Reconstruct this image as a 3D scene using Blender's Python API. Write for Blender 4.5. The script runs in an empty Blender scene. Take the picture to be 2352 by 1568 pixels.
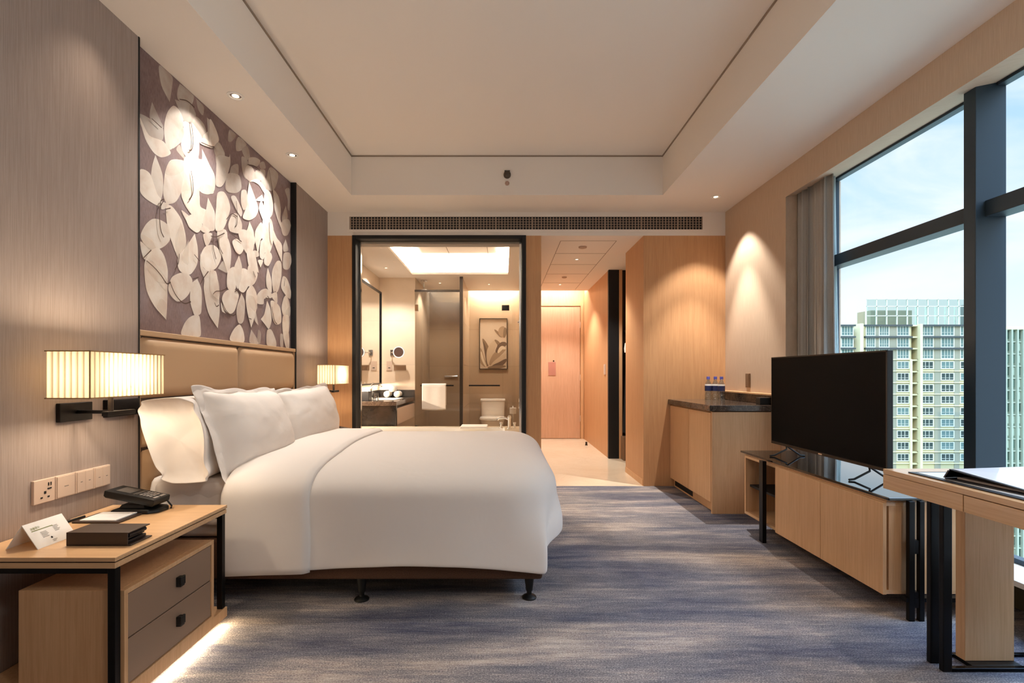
import bpy, bmesh, math, random
from mathutils import Vector, Matrix, noise
random.seed(7)
SC = bpy.context.scene
COL = SC.collection
PI = math.pi

# ------------------------------------------------------------------ camera
cam_d = bpy.data.cameras.new('camera'); cam = bpy.data.objects.new('camera', cam_d); COL.objects.link(cam)
cam.location = (0, 0, 1.1); cam.rotation_euler = (PI/2, 0, 0)
cam_d.sensor_width = 36; cam_d.lens = 36*1136/2352; cam_d.shift_x = 21/2352; cam_d.shift_y = 76/2352
cam_d.clip_start = .05; cam_d.clip_end = 2000
SC.camera = cam
vs = SC.view_settings
SC.display_settings.display_device = 'sRGB'
vs.view_transform = 'Standard'; vs.look = 'None'; vs.gamma = 1; vs.use_curve_mapping = False
vs.exposure = 0.25

# ------------------------------------------------------------------ materials
def s2l(c):
    return tuple(((v/255)/12.92 if v/255 <= .04045 else ((v/255+.055)/1.055)**2.4) for v in c)+(1,)

def mat(name, rgb, rough=.6, metal=0, spec=.5, emit=None, estr=0, trans=0, ior=1.45, coat=0):
    m = bpy.data.materials.new(name); m.use_nodes = True
    b = m.node_tree.nodes['Principled BSDF']
    b.inputs['Base Color'].default_value = s2l(rgb)
    b.inputs['Roughness'].default_value = rough; b.inputs['Metallic'].default_value = metal
    b.inputs['Specular IOR Level'].default_value = spec; b.inputs['IOR'].default_value = ior
    b.inputs['Coat Weight'].default_value = coat
    b.inputs['Transmission Weight'].default_value = trans
    if emit: b.inputs['Emission Color'].default_value = s2l(emit); b.inputs['Emission Strength'].default_value = estr
    return m

class NT:
    def __init__(s, m): s.t = m.node_tree; s.n = s.t.nodes; s.l = s.t.links; s.b = s.n.get('Principled BSDF')
    def add(s, ty, **k):
        x = s.n.new(ty)
        for a, v in k.items(): setattr(x, a, v)
        return x
    def coord(s, scale=(1, 1, 1), rot=(0, 0, 0), kind='Object'):
        tc = s.add('ShaderNodeTexCoord'); mp = s.add('ShaderNodeMapping')
        mp.inputs['Scale'].default_value = scale; mp.inputs['Rotation'].default_value = rot
        s.l.new(tc.outputs[kind], mp.inputs['Vector']); return mp.outputs['Vector']
    def noise(s, vec, scale=5, detail=3, rough=.5, dist=0):
        x = s.add('ShaderNodeTexNoise'); x.inputs['Scale'].default_value = scale
        x.inputs['Detail'].default_value = detail; x.inputs['Roughness'].default_value = rough
        x.inputs['Distortion'].default_value = dist
        s.l.new(vec, x.inputs['Vector']); return x.outputs['Fac']
    def ramp(s, fac, stops):
        x = s.add('ShaderNodeValToRGB'); r = x.color_ramp
        while len(r.elements) < len(stops): r.elements.new(.5)
        for e, (p, c) in zip(r.elements, stops): e.position = p; e.color = s2l(c)
        s.l.new(fac, x.inputs['Fac']); return x.outputs['Color']
    def mix(s, fac, a, b, mode='MIX'):
        x = s.add('ShaderNodeMix', data_type='RGBA', blend_type=mode)
        for i, v in ((0, fac), (6, a), (7, b)):
            if hasattr(v, 'is_output'): s.l.new(v, x.inputs[i])
            else: x.inputs[i].default_value = v
        return x.outputs[2]
    def bump(s, h, strength=.2, dist=.002):
        x = s.add('ShaderNodeBump'); x.inputs['Strength'].default_value = strength; x.inputs['Distance'].default_value = dist
        s.l.new(h, x.inputs['Height']); s.l.new(x.outputs['Normal'], s.b.inputs['Normal'])
    def col(s, c): s.l.new(c, s.b.inputs['Base Color'])

def wood(name, a, b, axis='z', rough=.45, spec=.35):
    m = mat(name, a, rough, spec=spec); t = NT(m)
    st = {'z': (38, 38, 1.2), 'y': (38, 1.2, 38), 'x': (1.2, 38, 38)}[axis]
    v = t.coord(st); f = t.noise(v, 3, 5, .65, .6)
    v2 = t.coord({'z': (3, 3, .3), 'y': (3, .3, 3), 'x': (.3, 3, 3)}[axis]); f2 = t.noise(v2, 2, 2)
    c = t.ramp(f, [(.3, b), (.62, a)])
    c2 = t.mix(.25, c, t.ramp(f2, [(.35, b), (.65, a)])); t.col(c2); t.bump(f, .08, .001)
    return m

def fabric(name, rgb, rgb2, scale=(400, 400, 6), rough=.85, bs=.25):
    m = mat(name, rgb, rough, spec=.2); t = NT(m)
    f = t.noise(t.coord(scale), 1, 4, .7); t.col(t.ramp(f, [(.35, rgb2), (.65, rgb)])); t.bump(f, bs, .002)
    return m

def marble(name, a, b, vein, rough=.15, scale=3, vs_=.5):
    m = mat(name, a, rough, spec=.5); t = NT(m)
    v = t.coord(); f = t.noise(v, scale, 8, .65, 1.2); g = t.noise(v, scale*1.7, 10, .7, 2.5)
    c = t.ramp(f, [(.35, a), (.7, b)]); vn = t.ramp(g, [(.49, (0, 0, 0)), (.505, (255, 255, 255)), (.52, (0, 0, 0))])
    x = t.add('ShaderNodeMath', operation='MULTIPLY'); t.l.new(vn, x.inputs[0]); x.inputs[1].default_value = vs_
    t.col(t.mix(x.outputs[0], c, s2l(vein))); return m

def tiles(name, a, grout, w, h, rough=.25, kind='xz'):
    m = mat(name, a, rough); t = NT(m)
    rot = {'xz': (PI/2, 0, 0), 'yz': (PI/2, 0, PI/2), 'xy': (0, 0, 0)}[kind]
    tc = t.add('ShaderNodeTexCoord'); sp = t.add('ShaderNodeSeparateXYZ'); cb = t.add('ShaderNodeCombineXYZ')
    t.l.new(tc.outputs['Object'], sp.inputs[0])
    i, j = {'xz': (0, 2), 'yz': (1, 2), 'xy': (0, 1)}[kind]
    t.l.new(sp.outputs[i], cb.inputs[0]); t.l.new(sp.outputs[j], cb.inputs[1])
    br = t.add('ShaderNodeTexBrick'); br.offset = 0
    br.inputs['Color1'].default_value = s2l(a); br.inputs['Color2'].default_value = s2l(tuple(min(255, q+5) for q in a))
    br.inputs['Mortar'].default_value = s2l(grout); br.inputs['Scale'].default_value = 1
    br.inputs['Brick Width'].default_value = w; br.inputs['Row Height'].default_value = h
    br.inputs['Mortar Size'].default_value = .002
    t.l.new(cb.outputs[0], br.inputs['Vector'])
    f = t.noise(t.coord(), 2.5, 5, .6, 1); t.col(t.mix(.12, br.outputs['Color'], t.ramp(f, [(.35, (170, 150, 130)), (.65, a)])))
    return m

M = {}
M['ceil'] = mat('white_ceiling_paint', (238, 230, 220), .9, spec=.1)
M['wallpaper'] = fabric('mauve_grey_textile_wallpaper', (166, 152, 144), (148, 133, 126), (10, 330, 5))
M['beige'] = fabric('beige_textile_wallpaper', (208, 186, 162), (194, 170, 146), (10, 300, 6))
M['beige2'] = fabric('beige_textile_wallpaper_back', (208, 186, 162), (194, 170, 146), (300, 10, 6))
M['wood'] = wood('light_oak_veneer', (222, 180, 136), (202, 156, 112))
M['woodx'] = wood('light_oak_across', (226, 186, 142), (206, 162, 118), 'x', .3, .5)
M['woody'] = wood('light_oak_lengthwise', (226, 186, 142), (206, 162, 118), 'y', .14, .9)
M['wood2'] = wood('warm_oak_panel', (204, 158, 114), (186, 138, 96))
M['wooddoor'] = wood('peach_oak_door', (216, 176, 146), (198, 156, 126))
M['black'] = mat('black_metal', (24, 22, 22), .35, .6)
M['blackp'] = mat('black_plastic', (18, 18, 18), .45)
M['blackm'] = mat('matt_black', (12, 12, 13), .6)
M['bronze'] = mat('dark_bronze', (50, 40, 32), .4, .5)
M['leather'] = mat('beige_leather', (190, 158, 124), .45, spec=.45)
M['leather2'] = mat('taupe_leather', (150, 124, 104), .5)
M['leatherd'] = mat('dark_brown_leather', (62, 48, 40), .42, spec=.5)
M['leatherk'] = mat('black_leather', (20, 20, 26), .4)
M['chrome'] = mat('chrome', (225, 225, 225), .12, 1)
M['white'] = mat('white_plastic', (235, 232, 226), .4)
M['ceramic'] = mat('white_ceramic', (245, 240, 232), .12)
M['paper'] = mat('white_paper', (245, 243, 240), .8)
M['ink'] = mat('grey_ink', (120, 112, 104), .8)
M['inkg'] = mat('olive_ink', (120, 128, 60), .8)
M['inkk'] = mat('black_ink', (25, 22, 20), .8)
M['plate'] = mat('champagne_plate', (205, 182, 164), .4)
M['taupe'] = mat('taupe_plate', (128, 100, 76), .45)
M['bedbase'] = fabric('brown_bed_base_cloth', (92, 66, 52), (74, 52, 40), (200, 200, 200))
M['screen'] = mat('black_screen', (5, 5, 6), .55, spec=.06)
M['darkmarble'] = marble('dark_brown_marble', (62, 50, 44), (88, 74, 64), (170, 156, 140), .1, 5, .5)
M['blackstone'] = marble('black_stone', (26, 24, 24), (40, 36, 34), (90, 84, 78), .15, 5, .3)
M['floor_m'] = marble('cream_marble', (240, 226, 200), (230, 212, 184), (214, 194, 164), .12, 1.2, .3)
M['tile'] = tiles('beige_wall_tile', (226, 208, 186), (200, 182, 160), .62, .62)
M['tiley'] = tiles('beige_wall_tile_side', (226, 208, 186), (200, 182, 160), .62, .62, kind='yz')
M['tiled'] = tiles('shaded_beige_wall_tile', (176, 152, 126), (150, 128, 104), .62, .62)  # beige tile with the dimness of the shower put into its colour
M['mirror'] = mat('mirror_glass', (245, 242, 238), .01, 1)
M['mural'] = None
M['olive'] = mat('olive_metal_riser', (92, 84, 62), .5)
M['frame'] = mat('blue_grey_window_metal', (50, 64, 74), .42, .25)

# linen
m = mat('white_bed_linen', (244, 236, 228), .85, spec=.15); t = NT(m)
f = t.noise(t.coord((1, 1, 1)), 5, 3, .5, .4); f2 = t.noise(t.coord((1, 1, 1)), 900, 2)
mx = t.add('ShaderNodeMath', operation='MULTIPLY_ADD'); t.l.new(f2, mx.inputs[0]); mx.inputs[1].default_value = .02; t.l.new(f, mx.inputs[2])
t.bump(mx.outputs[0], .18, .03); m.node_tree.nodes['Principled BSDF'].inputs['Sheen Weight'].default_value = .15
M['linen'] = m
m = mat('white_crumpled_pillowcase', (244, 236, 228), .85, spec=.15); t = NT(m)
f = t.noise(t.coord((1, .6, 1)), 6, 3, .5, .3); t.bump(f, .28, .035); M['pillow'] = m
M['towel'] = fabric('white_terry', (248, 244, 238), (232, 226, 218), (300, 300, 300), bs=.5)

# mural ground
m = mat('mauve_grey_mural_ground', (128, 110, 108), .75, spec=.2); t = NT(m)
f = t.noise(t.coord((1, 1, 1)), 2.2, 5, .6, .8); g = t.noise(t.coord((1, 60, 12)), 3, 3, .6)
c = t.ramp(f, [(.3, (112, 92, 90)), (.5, (134, 114, 112)), (.68, (146, 134, 138))])
t.col(t.mix(.25, c, t.ramp(g, [(.35, (96, 78, 74)), (.65, (160, 142, 138))]))); t.bump(g, .1); M['mural'] = m
# petals: translucent print, density from a vertex attribute
m = mat('cream_petal_print', (236, 222, 204), .75, spec=.2); t = NT(m)
at = t.add('ShaderNodeAttribute', attribute_name='print_opacity')
f = t.noise(t.coord((1, 1, 1)), 9, 4, .55, .3)
t.col(t.ramp(f, [(.3, (228, 208, 192)), (.5, (240, 228, 214)), (.7, (248, 240, 230))]))
sp = t.add('ShaderNodeSeparateColor'); t.l.new(at.outputs['Color'], sp.inputs[0])
t.l.new(sp.outputs[0], t.b.inputs['Alpha']); M['petal'] = m

# carpet
m = mat('streaked_blue_grey_carpet', (120, 115, 120), .95, spec=.05); t = NT(m)
A = t.noise(t.coord((.55, 2.6, 1)), 1.5, 3, .55, .3)
B = t.noise(t.coord((2.0, 16, 1)), 1.4, 5, .7, .2)
F = t.noise(t.coord((14, 110, 1)), 1.1, 3, .7)
C_ = t.noise(t.coord((150, 260, 1)), 1.0, 3, .8)
D = t.noise(t.coord((.5, 1.4, 1)), 1.3, 2, .5)
c1 = t.ramp(A, [(.33, (84, 96, 128)), (.43, (134, 140, 158)), (.51, (182, 180, 182)), (.60, (218, 212, 206)), (.75, (234, 228, 220))])
c2 = t.ramp(B, [(.32, (118, 122, 142)), (.5, (184, 182, 184)), (.66, (234, 228, 222))])
c3 = t.ramp(F, [(.32, (78, 78, 92)), (.5, (128, 126, 128)), (.66, (186, 182, 176))])
c4 = t.ramp(C_, [(.36, (36, 38, 52)), (.5, (128, 126, 128)), (.62, (228, 222, 214))])
c = t.mix(.38, c1, c2); c = t.mix(.35, c, c3, 'OVERLAY'); c = t.mix(.6, c, c4, 'OVERLAY')
c = t.mix(.35, c, t.ramp(D, [(.4, (104, 112, 138)), (.6, (152, 138, 122))]), 'SOFT_LIGHT')
t.col(c); t.bump(C_, .6, .004); M['carpet'] = m

# glass
def glass(name, tint=(255, 255, 255), refl=.06, rough=0.0, frost=0):
    m = bpy.data.materials.new(name); m.use_nodes = True; n = m.node_tree.nodes; l = m.node_tree.links; n.clear()
    o = n.new('ShaderNodeOutputMaterial'); tr = n.new('ShaderNodeBsdfTransparent'); gl = n.new('ShaderNodeBsdfGlossy')
    tr.inputs[0].default_value = s2l(tint); gl.inputs['Roughness'].default_value = rough
    lw = n.new('ShaderNodeLayerWeight'); lw.inputs[0].default_value = .5
    pw = n.new('ShaderNodeMath'); pw.operation = 'POWER'; pw.inputs[1].default_value = 5; l.new(lw.outputs['Facing'], pw.inputs[0])
    ad = n.new('ShaderNodeMath'); ad.operation = 'MULTIPLY_ADD'; ad.inputs[1].default_value = .8*refl/.04; ad.inputs[2].default_value = refl; ad.use_clamp = True
    l.new(pw.outputs[0], ad.inputs[0])
    mx = n.new('ShaderNodeMixShader'); l.new(ad.outputs[0], mx.inputs[0]); l.new(tr.outputs[0], mx.inputs[1]); l.new(gl.outputs[0], mx.inputs[2])
    l.new(mx.outputs[0], o.inputs[0]); return m
M['glass'] = glass('clear_window_glass', (246, 252, 252), .02)
M['glassb'] = glass('clear_bathroom_glass', (250, 248, 244), .02)
M['glassd'] = glass('bronze_tinted_door_glass', (222, 216, 206), .05)
M['glassw'] = glass('clear_bottle_plastic', (226, 234, 240), .2, .05)

def emis(name, rgb, s):
    m = bpy.data.materials.new(name); m.use_nodes = True; n = m.node_tree.nodes; n.clear()
    o = n.new('ShaderNodeOutputMaterial'); e = n.new('ShaderNodeEmission'); e.inputs[0].default_value = s2l(rgb); e.inputs[1].default_value = s
    m.node_tree.links.new(e.outputs[0], o.inputs[0]); return m
M['lamp'] = emis('lit_lamp', (255, 226, 190), 6)
M['led'] = emis('lit_led_strip', (255, 232, 200), 5)

# pleated shade (lit)
m = bpy.data.materials.new('pleated_cream_shade'); m.use_nodes = True; n = m.node_tree.nodes; l = m.node_tree.links; n.clear()
o = n.new('ShaderNodeOutputMaterial'); tl = n.new('ShaderNodeBsdfTranslucent'); df = n.new('ShaderNodeBsdfDiffuse')
at = n.new('ShaderNodeAttribute'); at.attribute_name = 'pleat'; rp = n.new('ShaderNodeValToRGB'); rp.color_ramp.elements[0].color = s2l((98, 84, 62)); rp.color_ramp.elements[1].color = s2l((180, 168, 144)); l.new(at.outputs['Fac'], rp.inputs[0]); l.new(rp.outputs[0], tl.inputs[0]); df.inputs[0].default_value = s2l((196, 180, 152))
mx = n.new('ShaderNodeMixShader'); mx.inputs[0].default_value = .4; l.new(tl.outputs[0], mx.inputs[1]); l.new(df.outputs[0], mx.inputs[2])
em = n.new('ShaderNodeEmission'); em.inputs[0].default_value = s2l((255, 232, 196)); em.inputs[1].default_value = .06
ad = n.new('ShaderNodeAddShader'); l.new(mx.outputs[0], ad.inputs[0]); l.new(em.outputs[0], ad.inputs[1]); l.new(ad.outputs[0], o.inputs[0])
M['shade'] = m
# curtain
M['curtain'] = fabric('taupe_curtain_cloth', (176, 172, 165), (164, 160, 153), (300, 300, 300))
m = bpy.data.materials.new('sheer_white_voile'); m.use_nodes = True; n = m.node_tree.nodes; l = m.node_tree.links; n.clear()
o = n.new('ShaderNodeOutputMaterial'); tl = n.new('ShaderNodeBsdfTranslucent'); df = n.new('ShaderNodeBsdfDiffuse'); tr = n.new('ShaderNodeBsdfTransparent')
tl.inputs[0].default_value = s2l((235, 245, 245)); df.inputs[0].default_value = s2l((235, 240, 240))
m1 = n.new('ShaderNodeMixShader'); m1.inputs[0].default_value = .5; l.new(tl.outputs[0], m1.inputs[1]); l.new(df.outputs[0], m1.inputs[2])
m2 = n.new('ShaderNodeMixShader'); m2.inputs[0].default_value = .25; l.new(m1.outputs[0], m2.inputs[1]); l.new(tr.outputs[0], m2.inputs[2]); l.new(m2.outputs[0], o.inputs[0])
M['sheer'] = m

# ------------------------------------------------------------------ mesh building
class MB:
    def __init__(s): s.v = []; s.f = []
    def quad(s, a, b, c, d): i = len(s.v); s.v += [Vector(p) for p in (a, b, c, d)]; s.f.append((i, i+1, i+2, i+3)); return s
    def box(s, x0, x1, y0, y1, z0, z1, mtx=None):
        i = len(s.v); P = [Vector((x, y, z)) for z in (z0, z1) for y in (y0, y1) for x in (x0, x1)]
        if mtx: P = [mtx @ p for p in P]
        s.v += P
        s.f += [tuple(i+k for k in q) for q in ((0, 2, 3, 1), (4, 5, 7, 6), (0, 1, 5, 4), (2, 6, 7, 3), (0, 4, 6, 2), (1, 3, 7, 5))]
        return s
    def prism(s, pts, vec, cap=True):
        n = len(pts); i = len(s.v); vec = Vector(vec); s.v += [Vector(p) for p in pts]+[Vector(p)+vec for p in pts]
        for k in range(n): s.f.append((i+k, i+(k+1) % n, i+n+(k+1) % n, i+n+k))
        if cap: s.f.append(tuple(i+n-1-k for k in range(n))); s.f.append(tuple(i+n+k for k in range(n)))
        return s
    def rings(s, rings, close=True, cap0=True, cap1=True):
        n = len(rings[0]); i = len(s.v)
        for r in rings: s.v += [Vector(p) for p in r]
        for a in range(len(rings)-1):
            for k in range(n if close else n-1):
                k2 = (k+1) % n; s.f.append((i+a*n+k, i+a*n+k2, i+(a+1)*n+k2, i+(a+1)*n+k))
        if cap0 and close: s.f.append(tuple(i+n-1-k for k in range(n)))
        if cap1 and close: s.f.append(tuple(i+(len(rings)-1)*n+k for k in range(n)))
        return s
    def lathe(s, c, prof, seg=20, axis='z', cap=True):
        c = Vector(c); R = []
        for r, h in prof:
            q = []
            for k in range(seg):
                a = 2*PI*k/seg; u, w = r*math.cos(a), r*math.sin(a)
                q.append(c+Vector({'z': (u, w, h), 'x': (h, u, w), 'y': (u, h, w)}[axis]))
            R.append(q)
        if axis == 'y': R = [list(reversed(q)) for q in R]
        return s.rings(R, True, cap, cap)
    def tube(s, pts, r, seg=10):
        pts = [Vector(p) for p in pts]; R = []
        up = Vector((0, 0, 1))
        for i, p in enumerate(pts):
            d = (pts[min(i+1, len(pts)-1)]-pts[max(i-1, 0)]).normalized()
            a = d.cross(up)
            if a.length < .01: a = d.cross(Vector((1, 0, 0)))
            a.normalize(); b = d.cross(a).normalized(); rr = r[i] if isinstance(r, (list, tuple)) else r
            R.append([p+(a*math.cos(2*PI*k/seg)+b*math.sin(2*PI*k/seg))*rr for k in range(seg)])
        return s.rings(R)
    def grid(s, fn, nu, nv):
        i = len(s.v)
        for a in range(nu+1):
            for b in range(nv+1): s.v.append(Vector(fn(a/nu, b/nv)))
        for a in range(nu):
            for b in range(nv):
                q = i+a*(nv+1)+b; s.f.append((q, q+nv+1, q+nv+2, q+1))
        return s

def tagset(o, label=None, cat=None, group=None, kind=None):
    if label: o['label'] = label
    if cat: o['category'] = cat
    if group: o['group'] = group
    if kind: o['kind'] = kind
    return o
def mesh(name, mb, m, parent=None, bevel=0, smooth=40, bseg=2, recalc=True):
    me = bpy.data.meshes.new(name); off = parent.matrix_world.translation if parent else Vector()
    if parent:
        off = Vector(); q = parent
        while q: off = off+q.location; q = q.parent
    me.from_pydata([tuple(v-off) for v in mb.v], [], mb.f); me.materials.append(m)
    if recalc:
        bm = bmesh.new(); bm.from_mesh(me); bmesh.ops.recalc_face_normals(bm, faces=bm.faces); bm.to_mesh(me); bm.free()
    if smooth:
        me.polygons.foreach_set('use_smooth', [True]*len(me.polygons)); me.set_sharp_from_angle(angle=math.radians(smooth))
    o = bpy.data.objects.new(name, me); COL.objects.link(o); o.parent = parent
    if bevel:
        b = o.modifiers.new('bevel', 'BEVEL'); b.width = bevel; b.segments = bseg; b.limit_method = 'ANGLE'; b.angle_limit = math.radians(40)
        if smooth: b.harden_normals = True
    return o
def thing(name, loc, label, cat, group=None):
    o = bpy.data.objects.new(name, None); COL.objects.link(o); o.location = loc; o.empty_display_size = .1
    return tagset(o, label, cat, group)
def struct(name, mb, m, parent=None, **k):
    o = mesh(name, mb, m, parent, **k)
    if not parent: o['kind'] = 'structure'
    return o
def boxo(name, b, m, parent=None, bevel=0, **k): return mesh(name, MB().box(*b), m, parent, bevel, **k)
def copy_tree(o, parent=None):
    c = o.copy(); COL.objects.link(c); c.parent = parent
    for ch in list(o.children): copy_tree(ch, c)
    return c
def light(kind, loc, power, col=(255, 247, 238), rot=None, size=.1, size_y=None, angle=None, blend=.3, parent=None, target=None, spread=None):
    d = bpy.data.lights.new('light', kind); d.energy = power; d.color = s2l(col)[:3]
    o = bpy.data.objects.new('lamp_light', d); COL.objects.link(o); o.location = loc
    if kind == 'AREA':
        d.size = size
        if size_y: d.shape = 'RECTANGLE'; d.size_y = size_y
        if spread: d.spread = math.radians(spread)
    else: d.shadow_soft_size = size
    if kind == 'SPOT': d.spot_size = math.radians(angle); d.spot_blend = blend
    if target: o.rotation_euler = (Vector(target)-Vector(loc)).to_track_quat('-Z', 'Y').to_euler()
    elif rot: o.rotation_euler = rot
    o['kind'] = 'helper'
    return o

# ------------------------------------------------------------------ room shell (camera looks along +y, left wall x=-1.73, right wall x=2.196)
XL, XR, YB, ZS, ZT, ZD = -1.73, 2.196, 4.882, 2.703, 3.057, 2.471
struct('floor', MB().box(-1.95, 2.46, -1.7, YB, -.1, 0), M['carpet'], smooth=0)
struct('floor', MB().box(.33, 2.2, YB, 8.6, -.1, .001), M['floor_m'], smooth=0)
struct('floor', MB().box(-1.85, .28, 4.98, 8.45, -.1, .0), M['tile'], smooth=0)
struct('wall_left', MB().box(-1.95, XL, -1.7, 2.352, 0, ZS).box(-1.95, -1.776, 2.352, 4.14, 0, ZS).box(-1.95, XL, 4.14, 4.98, 0, ZS), M['wallpaper'], smooth=0)
struct('wall_front', MB().box(-1.95, 2.6, -1.8, -1.7, 0, 3.2), M['wallpaper'], smooth=0)
w = MB().box(XR, 2.5, 3.84, 4.98, 0, ZS).box(XR, 2.5, -1.7, -.6, 0, ZS)
w.prism([(XR, -.6, ZS), (2.5, -.6, ZS), (2.5, -.6, 2.535), (2.44, -.6, 2.528), (XR, -.6, 2.478)], (0, 4.44, 0)).box(2.44, 2.5, 3.66, 3.84, .19, 2.53)
struct('wall_right', w, M['beige'], smooth=0)
struct('wall_back', MB().box(XL, XR, YB, 4.98, ZD, ZS), M['ceil'], smooth=0)
struct('wall_back', MB().box(XL, -1.483, YB, 4.98, 0, ZD).box(.2276, .378, YB, 4.98, 0, ZD).box(-1.483, .2276, YB, 4.98, 0, .43), M['wood2'], smooth=0)
struct('wall_closet', MB().box(1.388, 2.2, YB, 4.92, 0, ZD).box(1.388, 1.43, 4.92, 5.59, 0, ZD).box(1.388, 2.2, 6.53, 8.5, 0, ZD).box(2.15, 2.2, 4.92, 6.53, 0, ZD), M['wood2'], smooth=0)
struct('baseboard_closet', MB().box(1.383, 1.389, 4.90, 5.59, 0, .06), M['wood'], smooth=0)
struct('trim_closet', MB().box(1.384, 1.52, 6.47, 6.53, 0, ZD), M['blackm'], smooth=0)
# ceiling: soffit ring, tray
c = MB().box(-1.95, -1.354, -1.7, 4.98, ZS, 3.2).box(1.428, 2.5, -1.7, 4.98, ZS, 3.2).box(-1.354, 1.428, 4.42, 4.98, ZS, 3.2).box(-1.354, 1.428, -1.7, -.8, ZS, 3.2)
c.box(-1.354, 1.428, -.8, 4.42, ZT, 3.2)
struct('ceiling', c, M['ceil'], smooth=0)
sg = mat('shadow_gap', (150, 134, 118), .9)
struct('trim_shadow_line', MB().box(-1.354, 1.428, 4.414, 4.42, ZT-.012, ZT).box(-1.354, -1.348, -.8, 4.42, ZT-.012, ZT).box(1.422, 1.428, -.8, 4.42, ZT-.012, ZT), sg, smooth=0)  # dark strips drawn in for the shadow line along the tray top
struct('trim_2', MB().box(-1.776, -1.727, 4.128, 4.141, 0, ZS), M['blackm'], smooth=0)
struct('trim_3', MB().box(-1.776, -1.727, 2.346, 2.354, 0, ZS), M['blackm'], smooth=0)

# entry corridor
struct('wall_corridor', MB().box(.28, .378, 4.98, 8.5, 0, 2.8), M['beige'], smooth=0)
struct('wall_end', MB().box(.28, 1.6, 8.5, 8.6, 0, 2.8).box(1.388, 1.45, 8.07, 8.5, ZD, 2.8), M['wood'], smooth=0)
struct('ceiling', MB().box(.378, 2.2, 4.98, 8.07, ZD, 2.55).box(.378, 1.45, 8.07, 8.6, 2.76, 2.8).box(.378, 1.388, 8.05, 8.07, 2.55, 2.8), M['ceil'], smooth=0)
j = MB()
for x in (.593, 1.165): j.box(x-.003, x+.003, 5.07, 7.95, ZD-.0015, ZD)
for y in (5.07, 5.60, 6.16, 6.74, 7.4): j.box(.593, 1.165, y-.004, y+.004, ZD-.0015, ZD)
struct('trim_4', j, sg, smooth=0)
d = struct('door_1', MB().box(.42, 1.322, 8.478, 8.5, .008, 2.265), M['wooddoor'], bevel=.002)
for z in (.35, 1.05, 1.95): mesh('hinge', MB().lathe((1.326, 8.474, z), [(.006, -.05), (.006, .05)], 8), M['plate'], d)
mesh('peephole', MB().lathe((.87, 8.478, 1.335), [(.012, 0), (.012, -.008), (.006, -.01)], 14, 'y'), M['bronze'], d)
struct('trim_5', MB().box(1.332, 1.384, 8.468, 8.5, 0, 2.32).box(.378, 1.332, 8.468, 8.5, 2.275, 2.32), M['wood'], bevel=.002)
e = boxo('evacuation_sign', (.78, .905, 8.468, 8.478, 1.085, 1.315), mat('frosted_pink_sign', (184, 128, 112), .35), bevel=.002)
tagset(e, 'small square pinkish notice sheet hung on the entry door below the peephole', 'sign')
e2 = thing('door_stop', (1.3, 7.7, 0), 'tiny dark door stop standing on the marble by the entry door', 'door stop')
mesh('post', MB().lathe((1.3, 7.7, 0), [(.022, 0), (.022, .01), (.015, .012), (.015, .05), (.01, .055)], 14), M['bronze'], e2)
s = thing('light_switch', (1.386, 6.72, 1.16), 'slim beige switch plate on the oak corridor wall', 'switch')
boxo('plate', (1.376, 1.388, 6.68, 6.76, 1.10, 1.24), M['plate'], s, .002); boxo('rocker', (1.373, 1.377, 6.695, 6.745, 1.12, 1.22), M['plate'], s, .001)

# bathroom shell
struct('wall_bath_left', MB().box(-1.85, -1.75, 4.98, 8.45, 0, 2.8), M['tiley'], smooth=0)
struct('wall_bath_vanity', MB().box(-1.75, -1.24, 7.0, 8.35, 0, ZD), M['tile'], smooth=0)
struct('wall_bath_back', MB().box(-1.75, .28, 8.35, 8.45, 0, 2.8), M['tiled'], smooth=0)
struct('wall_bath_partition', MB().box(-.602, -.565, 6.96, 8.35, 0, ZD), M['tiled'], smooth=0)
struct('trim_6', MB().box(-.606, -.561, 6.925, 6.96, 0, ZD), M['bronze'], smooth=0)
struct('trim_7', MB().box(.232, .28, 6.90, 6.96, 0, ZD), M['blackm'], smooth=0)
c = MB().box(-1.75, -1.24, 4.98, 8.35, ZD, 2.5).box(.07, .28, 4.98, 8.1, ZD, 2.5).box(-1.24, .07, 4.98, 5.15, ZD, 2.5).box(-1.24, .07, 6.77, 8.1, ZD, 2.5)
c.box(-1.45, .28, 4.98, 6.97, 2.72, 2.8).box(-1.45, -1.42, 4.98, 6.97, 2.5, 2.72).box(-1.42, .28, 6.94, 6.97, 2.5, 2.72).box(.25, .28, 4.98, 6.94, 2.5, 2.72).box(-1.42, .25, 4.98, 5.0, 2.5, 2.72)
c.box(-.565, .28, 8.08, 8.1, 2.5, 2.76).box(-1.24, .28, 8.08, 8.45, 2.76, 2.8)
struct('ceiling', c, M['ceil'], smooth=0)
j = MB()
for x in (-.72, -.20): j.box(x-.004, x+.004, 5.1, 6.94, 2.718, 2.72)
struct('trim_8', j, sg, smooth=0)

# interior bathroom window (picture window over the bathtub)
wn = struct('window_2', MB().box(-1.483, -1.447, 4.862, 4.99, .43, ZD).box(.187, .2276, 4.862, 4.99, .43, ZD).box(-1.447, .187, 4.862, 4.99, 2.436, ZD).box(-1.447, .187, 4.862, 4.99, .43, .46), M['blackm'], bevel=.002)
mesh('pane', MB().quad((-1.447, 4.93, .46), (.187, 4.93, .46), (.187, 4.93, 2.436), (-1.447, 4.93, 2.436)), M['glassb'], wn, smooth=0)
mesh('side_channel', MB().box(-1.447, -1.425, 4.96, 5.0, .46, 2.436).box(.165, .187, 4.96, 5.0, .46, 2.436), M['chrome'], wn)
b = thing('roller_blind', (-.63, 5.03, 2.40), 'rolled up grey blind cassette across the top of the bathroom window', 'blind')
boxo('cassette', (-1.44, .18, 4.995, 5.075, 2.415, 2.468), mat('grey_blind_box', (176, 164, 150), .6), b, .006)
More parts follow.
